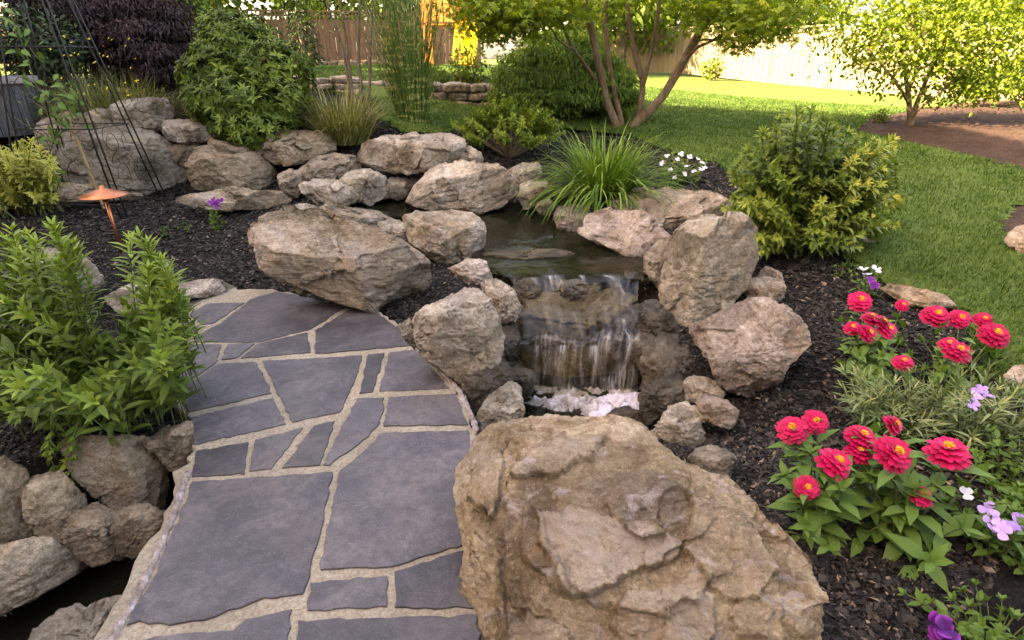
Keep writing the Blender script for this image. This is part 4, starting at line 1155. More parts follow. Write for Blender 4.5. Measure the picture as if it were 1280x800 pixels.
# foam: heaps of bubbles where the water lands
def foam(name, poly, z, hgt, seed, lo, hi):
    poly = np.array(poly)
    mb = MB()
    x, y, q = grid(poly[:, 0].min(), poly[:, 0].max(), poly[:, 1].min(), poly[:, 1].max(), .009)
    d = polydist(x, y, poly)
    p = np.stack([x, y, x * 0 + seed], 1)
    n1 = fbm(p * 9, 4); n2 = np.abs(pnoise(p * 40)); n3 = np.abs(pnoise(p * 95))
    lump = sstep(0, .10, d) * (.35 + .9 * n1)
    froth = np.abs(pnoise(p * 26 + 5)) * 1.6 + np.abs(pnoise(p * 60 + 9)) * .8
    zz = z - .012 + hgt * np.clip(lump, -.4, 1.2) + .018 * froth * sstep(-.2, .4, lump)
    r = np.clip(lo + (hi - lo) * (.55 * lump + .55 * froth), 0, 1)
    mb.add(np.stack([x, y, zz], 1), q[(d + .035 * n1 - (.02 if seed == 3 else 0))[q].mean(1) > 0], r)
    return mb.build(name, M['foam'], W1)
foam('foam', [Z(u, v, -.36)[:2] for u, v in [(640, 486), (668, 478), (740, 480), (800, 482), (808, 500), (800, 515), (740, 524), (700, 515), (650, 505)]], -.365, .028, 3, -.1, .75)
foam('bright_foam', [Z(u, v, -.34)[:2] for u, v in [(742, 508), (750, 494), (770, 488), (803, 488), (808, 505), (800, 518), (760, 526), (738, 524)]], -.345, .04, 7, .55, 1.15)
# ------------------------------------------------------------------ plants
UPV = np.array([0, 0, 1.0])
def stem_shrub(lb, sb, bases, tips, nodes, L, Wd, whorl=2, rnd=(.2, .6), tipboost=.35, bare=.25, ang=.75, r0=.004, sag=.1, kind='leaf', droop=.25, grow=(.75, 1.0), tuft=5, curl=.3, rseed=1):
    r = np.random.default_rng(rseed)
    for b, t in zip(bases, tips):
        b = np.asarray(b, float); t = np.asarray(t, float)
        ln = np.linalg.norm(t - b)
        mid = (b + t) / 2 + np.array([(t - b)[0] * .18, (t - b)[1] * .18, 0]) * -1 + UPV * sag * ln + r.normal(0, .03, 3) * ln
        s = np.linspace(0, 1, 9)[:, None]
        path = (1 - s) ** 2 * b + 2 * s * (1 - s) * mid + s ** 2 * t
        tube(sb, path, np.linspace(r0, r0 * .35, 9), 5, r.uniform(.2, .9), cap=False)
        m = max(2, int(nodes * ln)) if nodes < 100 else int(nodes - 100)
        tt = np.linspace(bare, 1, m)
        P = np.stack([np.interp(tt, s[:, 0], path[:, i]) for i in range(3)], 1)
        T = nrm(np.stack([np.interp(tt, s[:, 0], np.gradient(path[:, i])) for i in range(3)], 1))
        x = nrm(np.cross(T, r.normal(size=3)))
        y = np.cross(T, x)
        base_r = r.uniform(*rnd)
        for k in range(whorl):
            ph = np.arange(m) * (math.pi / whorl if whorl <= 3 else 2.4) + k * 2 * math.pi / whorl + r.normal(0, .25, m)
            rad = x * np.cos(ph)[:, None] + y * np.sin(ph)[:, None]
            an = ang * (1 - .35 * tt) + r.normal(0, .12, m)
            D = T * np.cos(an)[:, None] + rad * np.sin(an)[:, None] - UPV * (droop * (1 - tt) + r.uniform(0, .12, m))[:, None]
            N = T - D * (T * nrm(D)).sum(1)[:, None] + UPV * .35 + r.normal(0, .12, (m, 3))
            sz = (grow[0] + (grow[1] - grow[0]) * np.sin(np.clip(tt, 0, 1) * math.pi * .8)) * r.uniform(.75, 1.15, m)
            sz = sz * np.where(tt > .93, .6, 1)
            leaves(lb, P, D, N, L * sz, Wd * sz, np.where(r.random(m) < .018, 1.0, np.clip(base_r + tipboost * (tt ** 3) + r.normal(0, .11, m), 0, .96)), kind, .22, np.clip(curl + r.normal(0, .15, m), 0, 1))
        if tuft:
            ph = np.arange(tuft) * 2.4
            D = T[-1] * .9 + (x[-1] * np.cos(ph)[:, None] + y[-1] * np.sin(ph)[:, None]) * .6
            leaves(lb, np.repeat(P[-1:], tuft, 0), D, np.repeat(T[-1:], tuft, 0) + .1, L * .6, Wd * .6, np.clip(base_r + tipboost + r.normal(0, .08, tuft), 0, 1), kind, .25, .2)
def plant(name, label, cat, base, leafmat, fill, stemmat=None, group=None, leafname='foliage'):
    e = empty(name, base, label, cat, group)
    lb, sb = MB(), MB()
    fill(lb, sb)
    lb.build(leafname, leafmat, e)
    if sb.n: sb.build('stem', stemmat or M['stem'], e)
    return e

# --- the leafy shrub on the left of the path
def f(lb, sb):
    r = np.random.default_rng(2)
    tp_u = [-60, 0, 30, 60, 100, 130, 150, 165, 190, 215, 238, 250]; tp_v = [310, 310, 296, 305, 395, 425, 395, 345, 335, 350, 410, 450]
    bases, tips = [], []
    for i in range(150):
        u = r.uniform(-60, 220)
        top = np.interp(u, tp_u, tp_v)
        f_ = r.random() ** .8
        low = np.interp(u, [-60, 80, 170, 222], [520, 515, 490, 440])
        v = top + (low - top) * f_
        y = 2.75 - .75 * f_ + r.normal(0, .12)
        t = U(u, v, y)
        t[2] = max(t[2], .03)
        b = np.array([t[0] * .55 + -1.95 * .45 + r.normal(0, .1), t[1] * .5 + 2.55 * .5 + r.normal(0, .1), -.05])
        bases.append(b); tips.append(t)
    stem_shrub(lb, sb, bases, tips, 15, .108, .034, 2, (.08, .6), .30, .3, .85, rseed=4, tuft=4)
    bases, tips = [], []
    for (uu, vv) in ((60, 282), (38, 296), (85, 300), (20, 310), (170, 300), (188, 312), (202, 322), (210, 340), (195, 345), (178, 335), (200, 372), (8, 292), (70, 325), (45, 330), (208, 365)):
        for k in range(2):
            t = U(uu + r.normal(0, 5), vv + 6 * k + r.normal(0, 4), 2.6 + r.normal(0, .08))
            tips.append(t); bases.append(np.array([t[0] + r.normal(0, .05), t[1] + r.normal(0, .06), t[2] - .45]))
    stem_shrub(lb, sb, bases, tips, 36, .095, .025, 3, (.5, .7), .35, .1, .95, rseed=5, tuft=5, droop=.1)
    bases, tips = [], []
    for i in range(14):
        u = r.uniform(50, 95); t = U(u, r.uniform(545, 600), 1.95)
        tips.append(t); bases.append(t + np.array([r.normal(0, .08), .12, .12]))
    stem_shrub(lb, sb, bases, tips, 30, .06, .02, 2, (.3, .7), .3, .1, .9, rseed=6)
plant('leafy_shrub', 'large leafy green shrub with upright shoots left of the flagstone path', 'shrub', (-1.9, 2.4, -.05), M['leaf_front'], f)

# --- variegated yellow shrub
def f(lb, sb):
    r = np.random.default_rng(8)
    bases, tips = [], []
    for i in range(80):
        u = r.uniform(-50, 74); top = np.interp(u, [-50, 0, 40, 74], [165, 172, 172, 205])
        v = top + (262 - top) * r.random()
        t = U(u, v, 5.6 + r.uniform(-.3, .3))
        tips.append(t); bases.append(np.array([-4.9 + r.normal(0, .15) + (t[0] + 4.9) * .3, 5.7 + r.normal(0, .1), h1(-4.9, 5.7)]))
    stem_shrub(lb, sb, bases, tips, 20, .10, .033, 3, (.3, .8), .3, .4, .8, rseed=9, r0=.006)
plant('variegated_shrub', 'yellow and green variegated shrub at the left picture edge', 'shrub', (-4.9, 5.7, h1(-4.9, 5.7)), M['leaf_yellow'], f)

# --- rhododendron: rosettes over a lumpy dome
def lumps(r, specs, n):
    """points and outward normals on overlapping lumps; specs: u, v, y, ru, rv (pixels), rd (metres)"""
    P, N = [], []
    wts = np.array([s[3] * s[4] for s in specs], float)
    for i in range(n):
        s = specs[r.choice(len(specs), p=wts / wts.sum())]
        c = U(s[0], s[1], s[2]); k = s[2] / ray(s[0], s[1])[1] / FPX
        d = nrm(r.normal(size=3)); 
        rr = np.array([s[3] * k, s[5], s[4] * k])
        q = r.uniform(.55, 1.05) ** .6
        P.append(c + d * rr * q); N.append(nrm(d / rr + np.array([0, 0, .15 / rr.mean()])))
    return np.array(P), np.array(N)
def rosettes(lb, r, P, N, k, L, Wd, rnd, spread=.95, kind='leaf', curl=.3):
    n = len(P)
    x = nrm(np.cross(N, r.normal(size=(n, 3)))); y = np.cross(N, x)
    b = r.uniform(rnd[0], rnd[1], n)
    for j in range(k):
        ph = j * 2 * math.pi / k + r.normal(0, .25, n)
        rad = x * np.cos(ph)[:, None] + y * np.sin(ph)[:, None]
        D = N * (1 - spread * .6) + rad * spread + r.normal(0, .15, (n, 3))
        sz = r.uniform(.65, 1.1, n)
        leaves(lb, P, D, N + r.normal(0, .2, (n, 3)), L * sz, Wd * sz, np.clip(b + r.normal(0, .1, n), 0, 1), kind, .2, curl)
def limbs(sb, base, targets, r0, r=None):
    r = r or np.random.default_rng(0)
    for t in targets:
        b = np.asarray(base) + np.array([r.normal(0, .04), r.normal(0, .04), 0])
        m = (b + t) / 2 + r.normal(0, .08, 3)
        tube(sb, smooth_path([b, m, t], 8), np.linspace(r0, r0 * .4, 8), 5, r.random(), cap=False)
def f(lb, sb):
    r = np.random.default_rng(12)
    sp = [(300, 62, 7.6, 55, 40, .5), (275, 95, 7.3, 45, 40, .5), (345, 95, 7.4, 45, 40, .5), (300, 130, 7.0, 55, 35, .5), (350, 130, 7.0, 40, 28, .45), (265, 125, 7.0, 30, 25, .4), (320, 160, 6.7, 45, 26, .4), (285, 40, 7.8, 35, 25, .4), (290, 155, 6.75, 30, 18, .3)]
    P, N = lumps(r, sp, 2300)
    rosettes(lb, r, P, N, 9, .10, .026, (.05, .85), .72)
    limbs(sb, (-3.0, 7.2, h1(-3.0, 7.2)), [U(s[0], s[1], s[2]) for s in sp for _ in (0, 1)], .02, r)
plant('rhododendron', 'dense dark green rhododendron growing above the bank boulders', 'shrub', (-3.0, 7.2, h1(-3.0, 7.2)), M['leaf_rhodo'], f, M['bark_grey'])

# --- weeping dark red maple
def weeping(lb, r, sp, n, L, Wd, rnd, kids=5):
    P, N = lumps(r, sp, n)
    zc = P[:, 2] + .18 * pnoise(P * 1.3)
    P[:, 2] = P[:, 2] - .35 * ((zc * 3.2) % 1 - .5) / 3.2
    out = N * np.array([1, 1, .2])
    b = r.uniform(rnd[0], rnd[1], n)
    for j in range(kids):
        D = out * .8 - UPV * r.uniform(.25, .9, n)[:, None] + r.normal(0, .35, (n, 3))
        leaves(lb, P + r.normal(0, L * .35, (n, 3)), D, N + UPV * .5 + r.normal(0, .35, (n, 3)), L * r.uniform(.6, 1.2, n), Wd, np.clip(.5 * b + .25 + .35 * pnoise(P * 2.2) + r.normal(0, .12, n), 0, 1), 'small', .1, .4)
def f(lb, sb):
    r = np.random.default_rng(14)
    sp = [(120, 30, 9.2, 60, 45, .9), (175, 10, 9.6, 60, 40, .9), (185, 60, 8.9, 45, 38, .7), (210, 85, 8.6, 25, 25, .5), (80, 0, 9.6, 50, 40, .8), (225, 40, 9.2, 25, 35, .5), (140, -40, 10, 80, 40, 1.0)]
    weeping(lb, r, sp, 6000, .11, .022, (.0, .85), 6)
    limbs(sb, (-5.6, 9.2, h1(-5.6, 9.2)), [U(s[0], s[1], s[2]) for s in sp for _ in (0, 1)], .04, r)
plant('red_maple', 'dark purple red weeping maple above the left bank', 'tree', (-5.6, 9.2, h1(-5.6, 9.2)), M['leaf_red'], f, M['bark_grey'], leafname='crown')

# --- tickseed clump with little yellow flowers
def f(lb, sb):
    r = np.random.default_rng(16)
    n = 1300
    c = U(140, 112, 7.3)
    P = np.stack([c[0] + r.normal(0, .32, n), c[1] + r.normal(0, .2, n), np.full(n, h1(c[0], c[1]))], 1)
    D = np.stack([(P[:, 0] - c[0]) * 1.5 + r.normal(0, .25, n), r.normal(-.1, .3, n), np.ones(n)], 1)
    blades(lb, P, D, r.uniform(.3, .75, n), .010, r.uniform(.4, 1.5, n), r.uniform(.1, .9, n), 4)
    leaves(lb, P + np.stack([r.normal(0, .1, n), r.normal(0, .1, n), r.uniform(.1, .4, n)], 1), D + r.normal(0, .6, (n, 3)), r.normal(0, .4, (n, 3)) + UPV, .07, .014, r.uniform(.1, .9, n), 'small')
e = plant('tickseed', 'wispy tickseed clump with tiny yellow flowers on the bank', 'plant', U(140, 118, 7.3), M['blade_iris'], f)
r = np.random.default_rng(17)
for i in range(34):
    p = U(r.uniform(60, 175), r.uniform(45, 122), 7.15 + r.uniform(-.3, .1))
    mb = MB(); rosettes(mb, r, p[None], nrm(np.array([[r.normal(0, .3), -.6, .8]])), 6, .017, .011, (.2, 1), 1.0, 'petal', .1); mb.build('flower', M['petal_yellow'], e)

# --- grasses
def clump(lb, c, n, sp, L, Wd, droop, rnd, lean=.6, seed=0, seg=6):
    r = np.random.default_rng(seed)
    a = r.uniform(0, 6.283, n); q = np.sqrt(r.random(n)) * sp
    P = np.stack([c[0] + q * np.cos(a), c[1] + q * np.sin(a), np.full(n, c[2])], 1)
    k = r.uniform(.1, 1, n) * lean
    a2 = a + r.normal(0, .5, n)
    D = np.stack([k * np.cos(a2), k * np.sin(a2), np.ones(n)], 1)
    blades(lb, P, D, r.uniform(L[0], L[1], n), r.uniform(.7, 1.15, n) * Wd, r.uniform(droop[0], droop[1], n), np.clip(r.uniform(rnd[0], rnd[1], n), 0, 1), seg)
def gz(u, v, y):
    p = U(u, v, y); return np.array([p[0], p[1], h1(p[0], p[1])])
c = gz(755, 240, 5.55)
def f(lb, sb):
    clump(lb, c, 620, .22, (.55, .95), .024, (1.4, 3.2), (.05, 1), 1.3, 21)
    clump(lb, c, 110, .2, (.6, .8), .02, (.5, 1.4), (.4, 1), .7, 22)
plant('daylily', 'bright green arching daylily clump behind the upper pool', 'plant', c, M['blade_lily'], f)
c2 = gz(434, 186, 7.0)
plant('iris', 'pale striped grassy clump left of the flat topped slab', 'plant', c2, M['blade_iris'], lambda lb, sb: clump(lb, c2, 620, .26, (.4, .8), .018, (.6, 2.0), (.1, 1), .85, 23))
c3 = gz(516, 163, 7.9)
plant('zebra_grass', 'tall upright zebra grass with yellow banded blades', 'grass', c3, M['zebra'], lambda lb, sb: (clump(lb, c3, 270, .18, (1.5, 2.5), .016, (.12, .7), (.1, 1), .38, 24, 9), clump(lb, c3, 260, .22, (.6, 1.3), .013, (.2, .8), (.1, 1), .4, 25, 6)))
# --- low azalea behind the pool
def f(lb, sb):
    r = np.random.default_rng(26)
    b = gz(637, 196, 7.3)
    tips = [U(r.uniform(572, 706), 0, 1) for _ in range(0)]
    for i in range(105):
        a = r.uniform(0, 6.28); q = r.random() ** .6
        tips.append(b + np.array([math.cos(a) * q * .78, math.sin(a) * q * .5, .30 + .34 * (1 - q * q) + r.normal(0, .04)]))
    bs = [b + np.array([(t - b)[0] * .08, (t - b)[1] * .08, 0]) for t in tips]
    stem_shrub(lb, sb, bs, tips, 22, .075, .034, 4, (.2, .8), .25, .68, .95, rseed=27, r0=.006, sag=-.05, tuft=5)
plant('azalea', 'low spreading azalea with bare fanned stems behind the pool', 'shrub', gz(637, 196, 7.3), M['leaf_low'], f, M['bark_grey'])

# --- rounded bush beside the lawn
def f(lb, sb):
    r = np.random.default_rng(31)
    b = np.array([2.1, 4.1, h1(2.1, 4.1)])
    tips, bs = [], []
    for i in range(230):
        u = r.uniform(918, 1120); top = np.interp(u, [918, 950, 985, 1010, 1050, 1100, 1128], [215, 165, 140, 136, 160, 185, 215])
        v = top + (265 - top) * r.random() ** 1.2
        t = U(u, v, 4.1 + r.uniform(-.5, .45))
        tips.append(t); bs.append(b + np.array([r.normal(0, .12), r.normal(0, .1), 0]))
    stem_shrub(lb, sb, bs, tips, 15, .098, .03, 3, (.05, .45), .2, .52, .95, rseed=32, r0=.008, tuft=7, sag=.06)
    tips, bs = [], []
    for i in range(75):
        u = r.uniform(1050, 1122); v = r.uniform(175, 285); t = U(u, v, 3.85 + r.uniform(-.25, .3))
        tips.append(t); bs.append(b + np.array([r.normal(.1, .12), r.normal(0, .1), 0]))
    stem_shrub(lb, sb, bs, tips, 15, .09, .027, 3, (.45, .75), .35, .6, .95, rseed=33, r0=.007, tuft=7)
    tips, bs = [], []
    for i in range(110):
        u = r.choice([r.uniform(905, 985), r.uniform(1010, 1085)]); v = r.uniform(240, 318); t = U(u, v, 3.75 + r.uniform(-.2, .25))
        tips.append(t); bs.append(b + np.array([r.normal((u - 995) / 900, .05), r.normal(-.1, .08), 0]))
    stem_shrub(lb, sb, bs, tips, 20, .085, .025, 3, (.3, .65), .3, .35, .95, rseed=34, r0=.006, tuft=6)
plant('orange_blossom_bush', 'rounded bush with bare stems and yellowing right side beside the lawn', 'shrub', (2.1, 4.1, h1(2.1, 4.1)), M['leaf_bush'], f)

# --- green laceleaf maple dome
def f(lb, sb):
    r = np.random.default_rng(36)
    sp = [(700, 95, 10.0, 85, 38, 1.0), (665, 110, 9.7, 50, 28, .8), (745, 108, 9.7, 50, 28, .8), (700, 70, 10.2, 60, 28, .9), (640, 120, 9.6, 26, 18, .5), (775, 120, 9.7, 22, 18, .5), (705, 118, 9.3, 60, 18, .5)]
    weeping(lb, r, sp, 8000, .10, .024, (.05, .95), 6)
    limbs(sb, gz(705, 140, 9.9), [U(s[0], s[1], s[2]) for s in sp for _ in (0, 1)], .04, r)
plant('laceleaf_maple', 'green laceleaf maple forming a weeping dome on the lawn', 'tree', gz(705, 140, 9.9), M['leaf_lace'], f, M['bark'], leafname='crown')

# --- the maple with many trunks
def limb(mb, pts, r0, r1, n=18, sides=9):
    p = smooth_path(pts, n)
    k = np.arange(n)
    p = p + .010 * np.stack([fbm(np.stack([k * .5, k * 0 + i * 9 + pts[0][0], k * 0], 1), 2) for i in range(3)], 1)
    tube(mb, p, np.linspace(r0, r1, n) * (1 + .05 * np.sin(k * 1.7)), sides, random.random())
TY = 8.3
tb = np.array(G(782, 160)); TY = float(tb[1])
def px(*a, y=0):
    return [U(u, v, TY + y + dy) for u, v, dy in a]
e = empty('maple_tree', tb - np.array([0, 0, .03]), 'spreading green maple with several leaning brown trunks on the lawn', 'tree')
mb = MB()
for pts, r0, r1 in ((px((775, 170, 0), (771, 158, 0), (759, 128, 0), (749, 84, -.05), (735, 17, -.1), (722, -60, -.2), (700, -130, -.3)), .085, .05),
                    (px((778, 168, .02), (776, 150, .05), (767, 111, .12), (759, 61, .2), (757, -5, .3), (765, -80, .4)), .06, .04),
                    (px((786, 170, 0), (796, 152, 0), (823, 128, 0), (855, 76, -.05), (890, 12, -.1), (930, -60, -.2), (960, -110, -.2)), .095, .05),
                    (px((792, 160, .05), (800, 135, .1), (803, 101, .15), (790, 51, .2), (783, -5, .25), (775, -90, .3)), .06, .035),
                    (px((803, 110, .15), (806, 98, .1), (813, 68, .05), (820, 34, 0), (826, -10, 0), (840, -90, .1)), .045, .028),
                    (px((748, 104, 0), (735, 86, -.1), (718, 62, -.2), (704, 34, -.3), (690, -5, -.4), (670, -60, -.4)), .034, .02),
                    (px((718, 62, -.2), (700, 52, -.4), (685, 30, -.5), (660, 10, -.6)), .02, .01),
                    (px((850, 84, -.05), (868, 62, -.2), (895, 48, -.3), (930, 26, -.5), (965, 12, -.6)), .035, .012),
                    (px((870, 50, -.1), (900, 50, -.3), (925, 45, -.4), (940, 30, -.5)), .022, .01)):
    limb(mb, pts, r0 * .82, r1 * .82)
mb.build('trunk', M['bark'], e)
lb = MB()
r = np.random.default_rng(41)
def leafcloud(lb, specs, L, rnd, kind='maple', Wd=None):
    for (u, v, y, ru, rv, rd, n, lay) in specs:
        c = U(u, v, y); k = y / ray(u, v)[1] / FPX
        p = r.normal(size=(n, 3)) * .5
        if lay > 1:
            m_ = r.random(n) < .45
            p[:, 2] = np.where(m_, np.round((p[:, 2] + .12 * p[:, 0]) * lay) / lay - .12 * p[:, 0] + r.normal(0, .09, n), p[:, 2])
        P = c + p * np.array([ru * k, rd, rv * k]) * 1.25
        D = np.stack([r.normal(0, 1, n), r.normal(0, 1, n), r.normal(-.55, .35, n)], 1)
        N = np.stack([r.normal(0, .35, n), r.normal(0, .35, n), np.ones(n)], 1)
        sz = r.uniform(.6, 1.15, n)
        cl = .22 * pnoise(P * 1.7)
        leaves(lb, P, D, N, L * sz, (Wd or L) * sz, np.clip(r.uniform(rnd[0], rnd[1], n) + cl, 0, 1), kind, .08, .25)
spec = [(615, 16, TY - .6, 46, 24, .8, 900, 2), (660, 16, TY - .8, 46, 20, .6, 900, 2), (640, -2, TY - .8, 60, 24, .6, 800, 2), (700, 4, TY - .7, 56, 18, .8, 700, 2), (598, 4, TY - .4, 34, 24, .6, 450, 2), (628, 46, TY - .8, 24, 10, .3, 90, 1),
        (760, -16, TY - .2, 80, 18, 1.0, 600, 2), (850, -18, TY - .2, 80, 18, 1.0, 550, 2), (925, 14, TY - .7, 56, 26, .8, 1000, 2), (975, 14, TY - .6, 42, 24, .7, 800, 2), (945, 38, TY - .8, 34, 14, .5, 350, 2), (900, -2, TY - .4, 56, 20, .8, 550, 2), (918, 56, TY - .8, 18, 12, .3, 100, 2),
        (735, 26, TY + .6, 34, 22, .5, 130, 2),
        (700, -90, TY, 150, 40, 1.5, 900, 3), (850, -90, TY, 150, 40, 1.5, 900, 3), (620, -60, TY, 110, 34, 1.1, 500, 3), (980, -60, TY, 100, 34, 1.1, 450, 3)]
leafcloud(lb, spec, .09, (.1, .95))
lb.build('crown', M['leaf_maple'], e)

# --- young tree in the red mulch on the right
tr = np.array(G(1135, 164)); RY = float(tr[1])
e = empty('young_tree', tr - np.array([0, 0, .03]), 'young sunlit tree with forked stems in the red mulch bed', 'tree')
mb = MB()
for pts, r0, r1 in (([(1133, 168, 0), (1138, 150, 0), (1136, 125, 0), (1132, 95, 0), (1125, 50, 0)], .05, .02), ([(1136, 160, 0), (1142, 145, 0), (1150, 118, .1), (1165, 85, .2), (1185, 40, .3)], .045, .018), ([(1138, 150, 0), (1148, 136, -.1), (1172, 118, -.2), (1200, 90, -.2)], .03, .012), ([(1136, 130, 0), (1125, 110, -.2), (1105, 85, -.3), (1085, 60, -.4)], .026, .01), ([(1137, 110, 0), (1145, 85, .1), (1142, 40, .1), (1140, 0, .1)], .028, .012)):
    limb(mb, [U(u, v, RY + dy) for u, v, dy in pts], r0, r1, 14, 7)
mb.build('trunk', M['bark'], e)
lb = MB(); r = np.random.default_rng(43)
leafcloud(lb, [(1090, 40, RY, 50, 34, .8, 900, 3), (1140, 30, RY, 60, 36, .9, 1300, 3), (1200, 40, RY, 60, 40, .9, 1500, 3), (1250, 50, RY, 50, 44, .9, 1300, 3), (1110, 70, RY - .2, 40, 22, .5, 450, 2), (1170, 75, RY - .2, 50, 24, .6, 700, 2), (1225, 90, RY - .2, 40, 26, .5, 600, 2), (1200, 105, RY, 26, 12, .4, 140, 2), (1150, -20, RY, 90, 30, 1.0, 1300, 3), (1260, 0, RY, 60, 40, 1.0, 1000, 3), (1290, 80, RY + .2, 30, 40, .6, 500, 2), (1105, 105, RY, 20, 12, .3, 90, 1), (1170, 120, RY + .2, 30, 10, .3, 130, 1)], .085, (.2, .95), 'leaf', .05)
lb.build('crown', M['leaf_sun'], e)

# --- slender trees behind the iris
e = empty('slender_tree', gz(452, 130, 8.9), 'slender multi stemmed tree with bare lower stems', 'tree')
mb = MB()
for u0, u1, u2 in ((440, 434, 424), (452, 448, 450), (462, 463, 466), (438, 428, 405)):
    limb(mb, [U(u0 * .6 + 452 * .4, 134, 8.9), U(u0, 112, 8.9), U(u1, 60, 8.95), U(u2, -10, 9.0), U(u2 + 4, -90, 9.0)], .028, .014, 12, 6)
mb.build('trunk', M['bark_grey'], e)
lb = MB()
leafcloud(lb, [(430, -20, 9, 60, 26, .8, 420, 2), (460, -60, 9, 80, 50, 1.0, 900, 3), (395, 5, 9, 30, 22, .5, 120, 2), (440, -120, 9, 90, 50, 1, 800, 3)], .09, (.1, .8), 'leaf', .035)
lb.build('crown', M['leaf_low'], e)

# --- white bedding flowers by the daylily
def flowers(m, e, r, pts, n, L, Wd, face=(0, -.5, .8), curl=.15):
    for p in pts:
        mb = MB()
        rosettes(mb, r, np.asarray(p)[None], nrm(np.array([[face[0] + r.normal(0, .25), face[1] + r.normal(0, .25), face[2]]])), n, L, Wd, (.2, 1), 1.0, 'petal', curl)
        mb.build('flower', m, e)
r = np.random.default_rng(47)
b = gz(855, 226, 5.9)
def f(lb, sb):
    tips = [U(r.uniform(826, 884), r.uniform(190, 228), 5.85 + r.uniform(-.15, .15)) for _ in range(46)]
    stem_shrub(lb, sb, [b + np.array([(t - b)[0] * .6, 0, 0]) for t in tips], tips, 25, .05, .02, 2, (.2, .7), .2, .2, .9, rseed=48)
e = plant('white_bedding_plant', 'small plant with white flowers right of the daylilies', 'plant', b, M['leaf_front'], f)
flowers(M['petal_white'], e, r, [U(u, v, 5.72) for u, v in ((834, 195), (846, 200), (852, 193), (860, 208), (872, 199), (878, 204), (838, 212), (843, 222), (868, 214), (875, 212), (856, 218), (828, 205), (862, 196), (880, 210))], 5, .032, .028)

# --- zinnias
def zinnia(label, base, heads, seed, leafL=.10):
    """heads: u, v, pixel width, height of the bloom"""
    r = np.random.default_rng(seed)
    e = empty('zinnia', base, label, 'flower', 'zinnias in the right hand bed')
    lb, sb = MB(), MB()
    tips, bs, blooms = [], [], []
    for (u, v, wpx, z) in heads:
        p = Z(u, v, z)
        dep = (p - CAMV) @ np.array([0, CP, -SP])
        R_ = wpx / FPX * dep / 2
        blooms.append((p, R_))
        tips.append(p - np.array([0, 0, .015])); bs.append(np.array([base[0] + (p[0] - base[0]) * .35, base[1] + (p[1] - base[1]) * .35, base[2]]))
    n0 = len(tips)
    stem_shrub(lb, sb, bs, tips, 14, leafL, leafL * .46, 2, (.3, .6), .15, .25, 1.1, r0=.005, rseed=seed, tuft=0, droop=.3, grow=(.85, 1.1), curl=.5)
    t2, b2 = [], []
    for i in range(len(tips) * 3):
        t = tips[i % n0] + np.array([r.normal(0, .07), r.normal(-.03, .07), -r.uniform(.05, .2)])
        t2.append(t); b2.append(np.array([base[0] + (t[0] - base[0]) * .4, base[1] + (t[1] - base[1]) * .4, base[2]]))
    stem_shrub(lb, sb, b2, t2, 15, leafL, leafL * .46, 2, (.2, .7), .2, .2, 1.1, r0=.004, rseed=seed + 1, tuft=3, droop=.3, grow=(.8, 1.1), curl=.5)
    lb.build('foliage', M['leaf_zin'], e)
    sb.build('stem', M['stem'], e)
    for (p, R_) in blooms:
        ax = nrm(np.array([r.normal(0, .22), -.42 + r.normal(0, .18), .85]))
        x = nrm(np.cross(ax, [1, 0.1, 0])); y = np.cross(ax, x)
        mb = MB(); tone = r.uniform(-.3, .15); R_ *= r.uniform(.82, .98)
        for ring, (k, rl, lift, off) in enumerate(((19, 1.0, .0, -.012), (18, .86, .2, -.003), (16, .68, .42, .005), (12, .46, .75, .010))):
            ph = np.arange(k) * 2 * math.pi / k + ring * .2 + r.normal(0, .06, k)
            rad = x * np.cos(ph)[:, None] + y * np.sin(ph)[:, None]
            D = rad + ax * (lift + r.normal(0, .06, k))[:, None]
            leaves(mb, p + ax * off * (R_ / .05) + rad * R_ * .08, D, np.tile(ax, (k, 1)), R_ * rl * r.uniform(.9, 1.05, k), R_ * .38 * rl ** .4, np.clip(r.uniform(.2, .9, k) + .1 * ring - .2 + tone, 0, 1), 'petal', .12, .16)
        fl = mb.build('flower', M['petal_pink'], e)
        mc = MB()
        k = 26
        ph = np.arange(k) * 2.4; q = np.sqrt(np.arange(k) / k) * R_ * .24
        for i in range(k):
            c = p + ax * (.012 * R_ / .05 + .3 * R_ * (1 - (q[i] / (R_ * .3)) ** 2) * .5) + x * q[i] * math.cos(ph[i]) + y * q[i] * math.sin(ph[i])
            tube(mc, [c - ax * R_ * .12, c, c + ax * R_ * .08], [R_ * .05, R_ * .065, R_ * .02], 5, r.random())
        o = mc.build('flower_centre', M['floret'], fl)
    return e
def gxy(u, v):
    return np.array(G(u, v))
zinnia('tall zinnia plant nearest the big boulder with single low bloom', gxy(1040, 668), [(990, 535, 44, .40), (1020, 526, 38, .42), (1009, 609, 34, .28), (1046, 577, 45, .36), (1078, 545, 46, .38)], 61)
zinnia('tall zinnia plant with the largest bloom and bare mulch below', gxy(1135, 690), [(1120, 565, 56, .44), (1118, 530, 32, .42), (1074, 564, 34, .34), (1185, 562, 52, .43), (1152, 618, 34, .30)], 63, .115)
zinnia('shorter zinnia plant with clustered blooms below white and purple flowers', gxy(1090, 468), [(1076, 375, 30, .46), (1090, 397, 26, .44), (1066, 409, 22, .40), (1086, 416, 28, .41), (1111, 411, 27, .42), (1129, 381, 18, .42), (1104, 402, 24, .45), (1130, 452, 28, .36)], 65, .085)
zinnia('shorter zinnia plant leaning over lawn edge on far right', gxy(1190, 478), [(1171, 393, 37, .45), (1201, 397, 27, .44), (1230, 399, 26, .42), (1245, 417, 36, .40), (1199, 438, 38, .40), (1187, 430, 26, .41)], 67, .085)

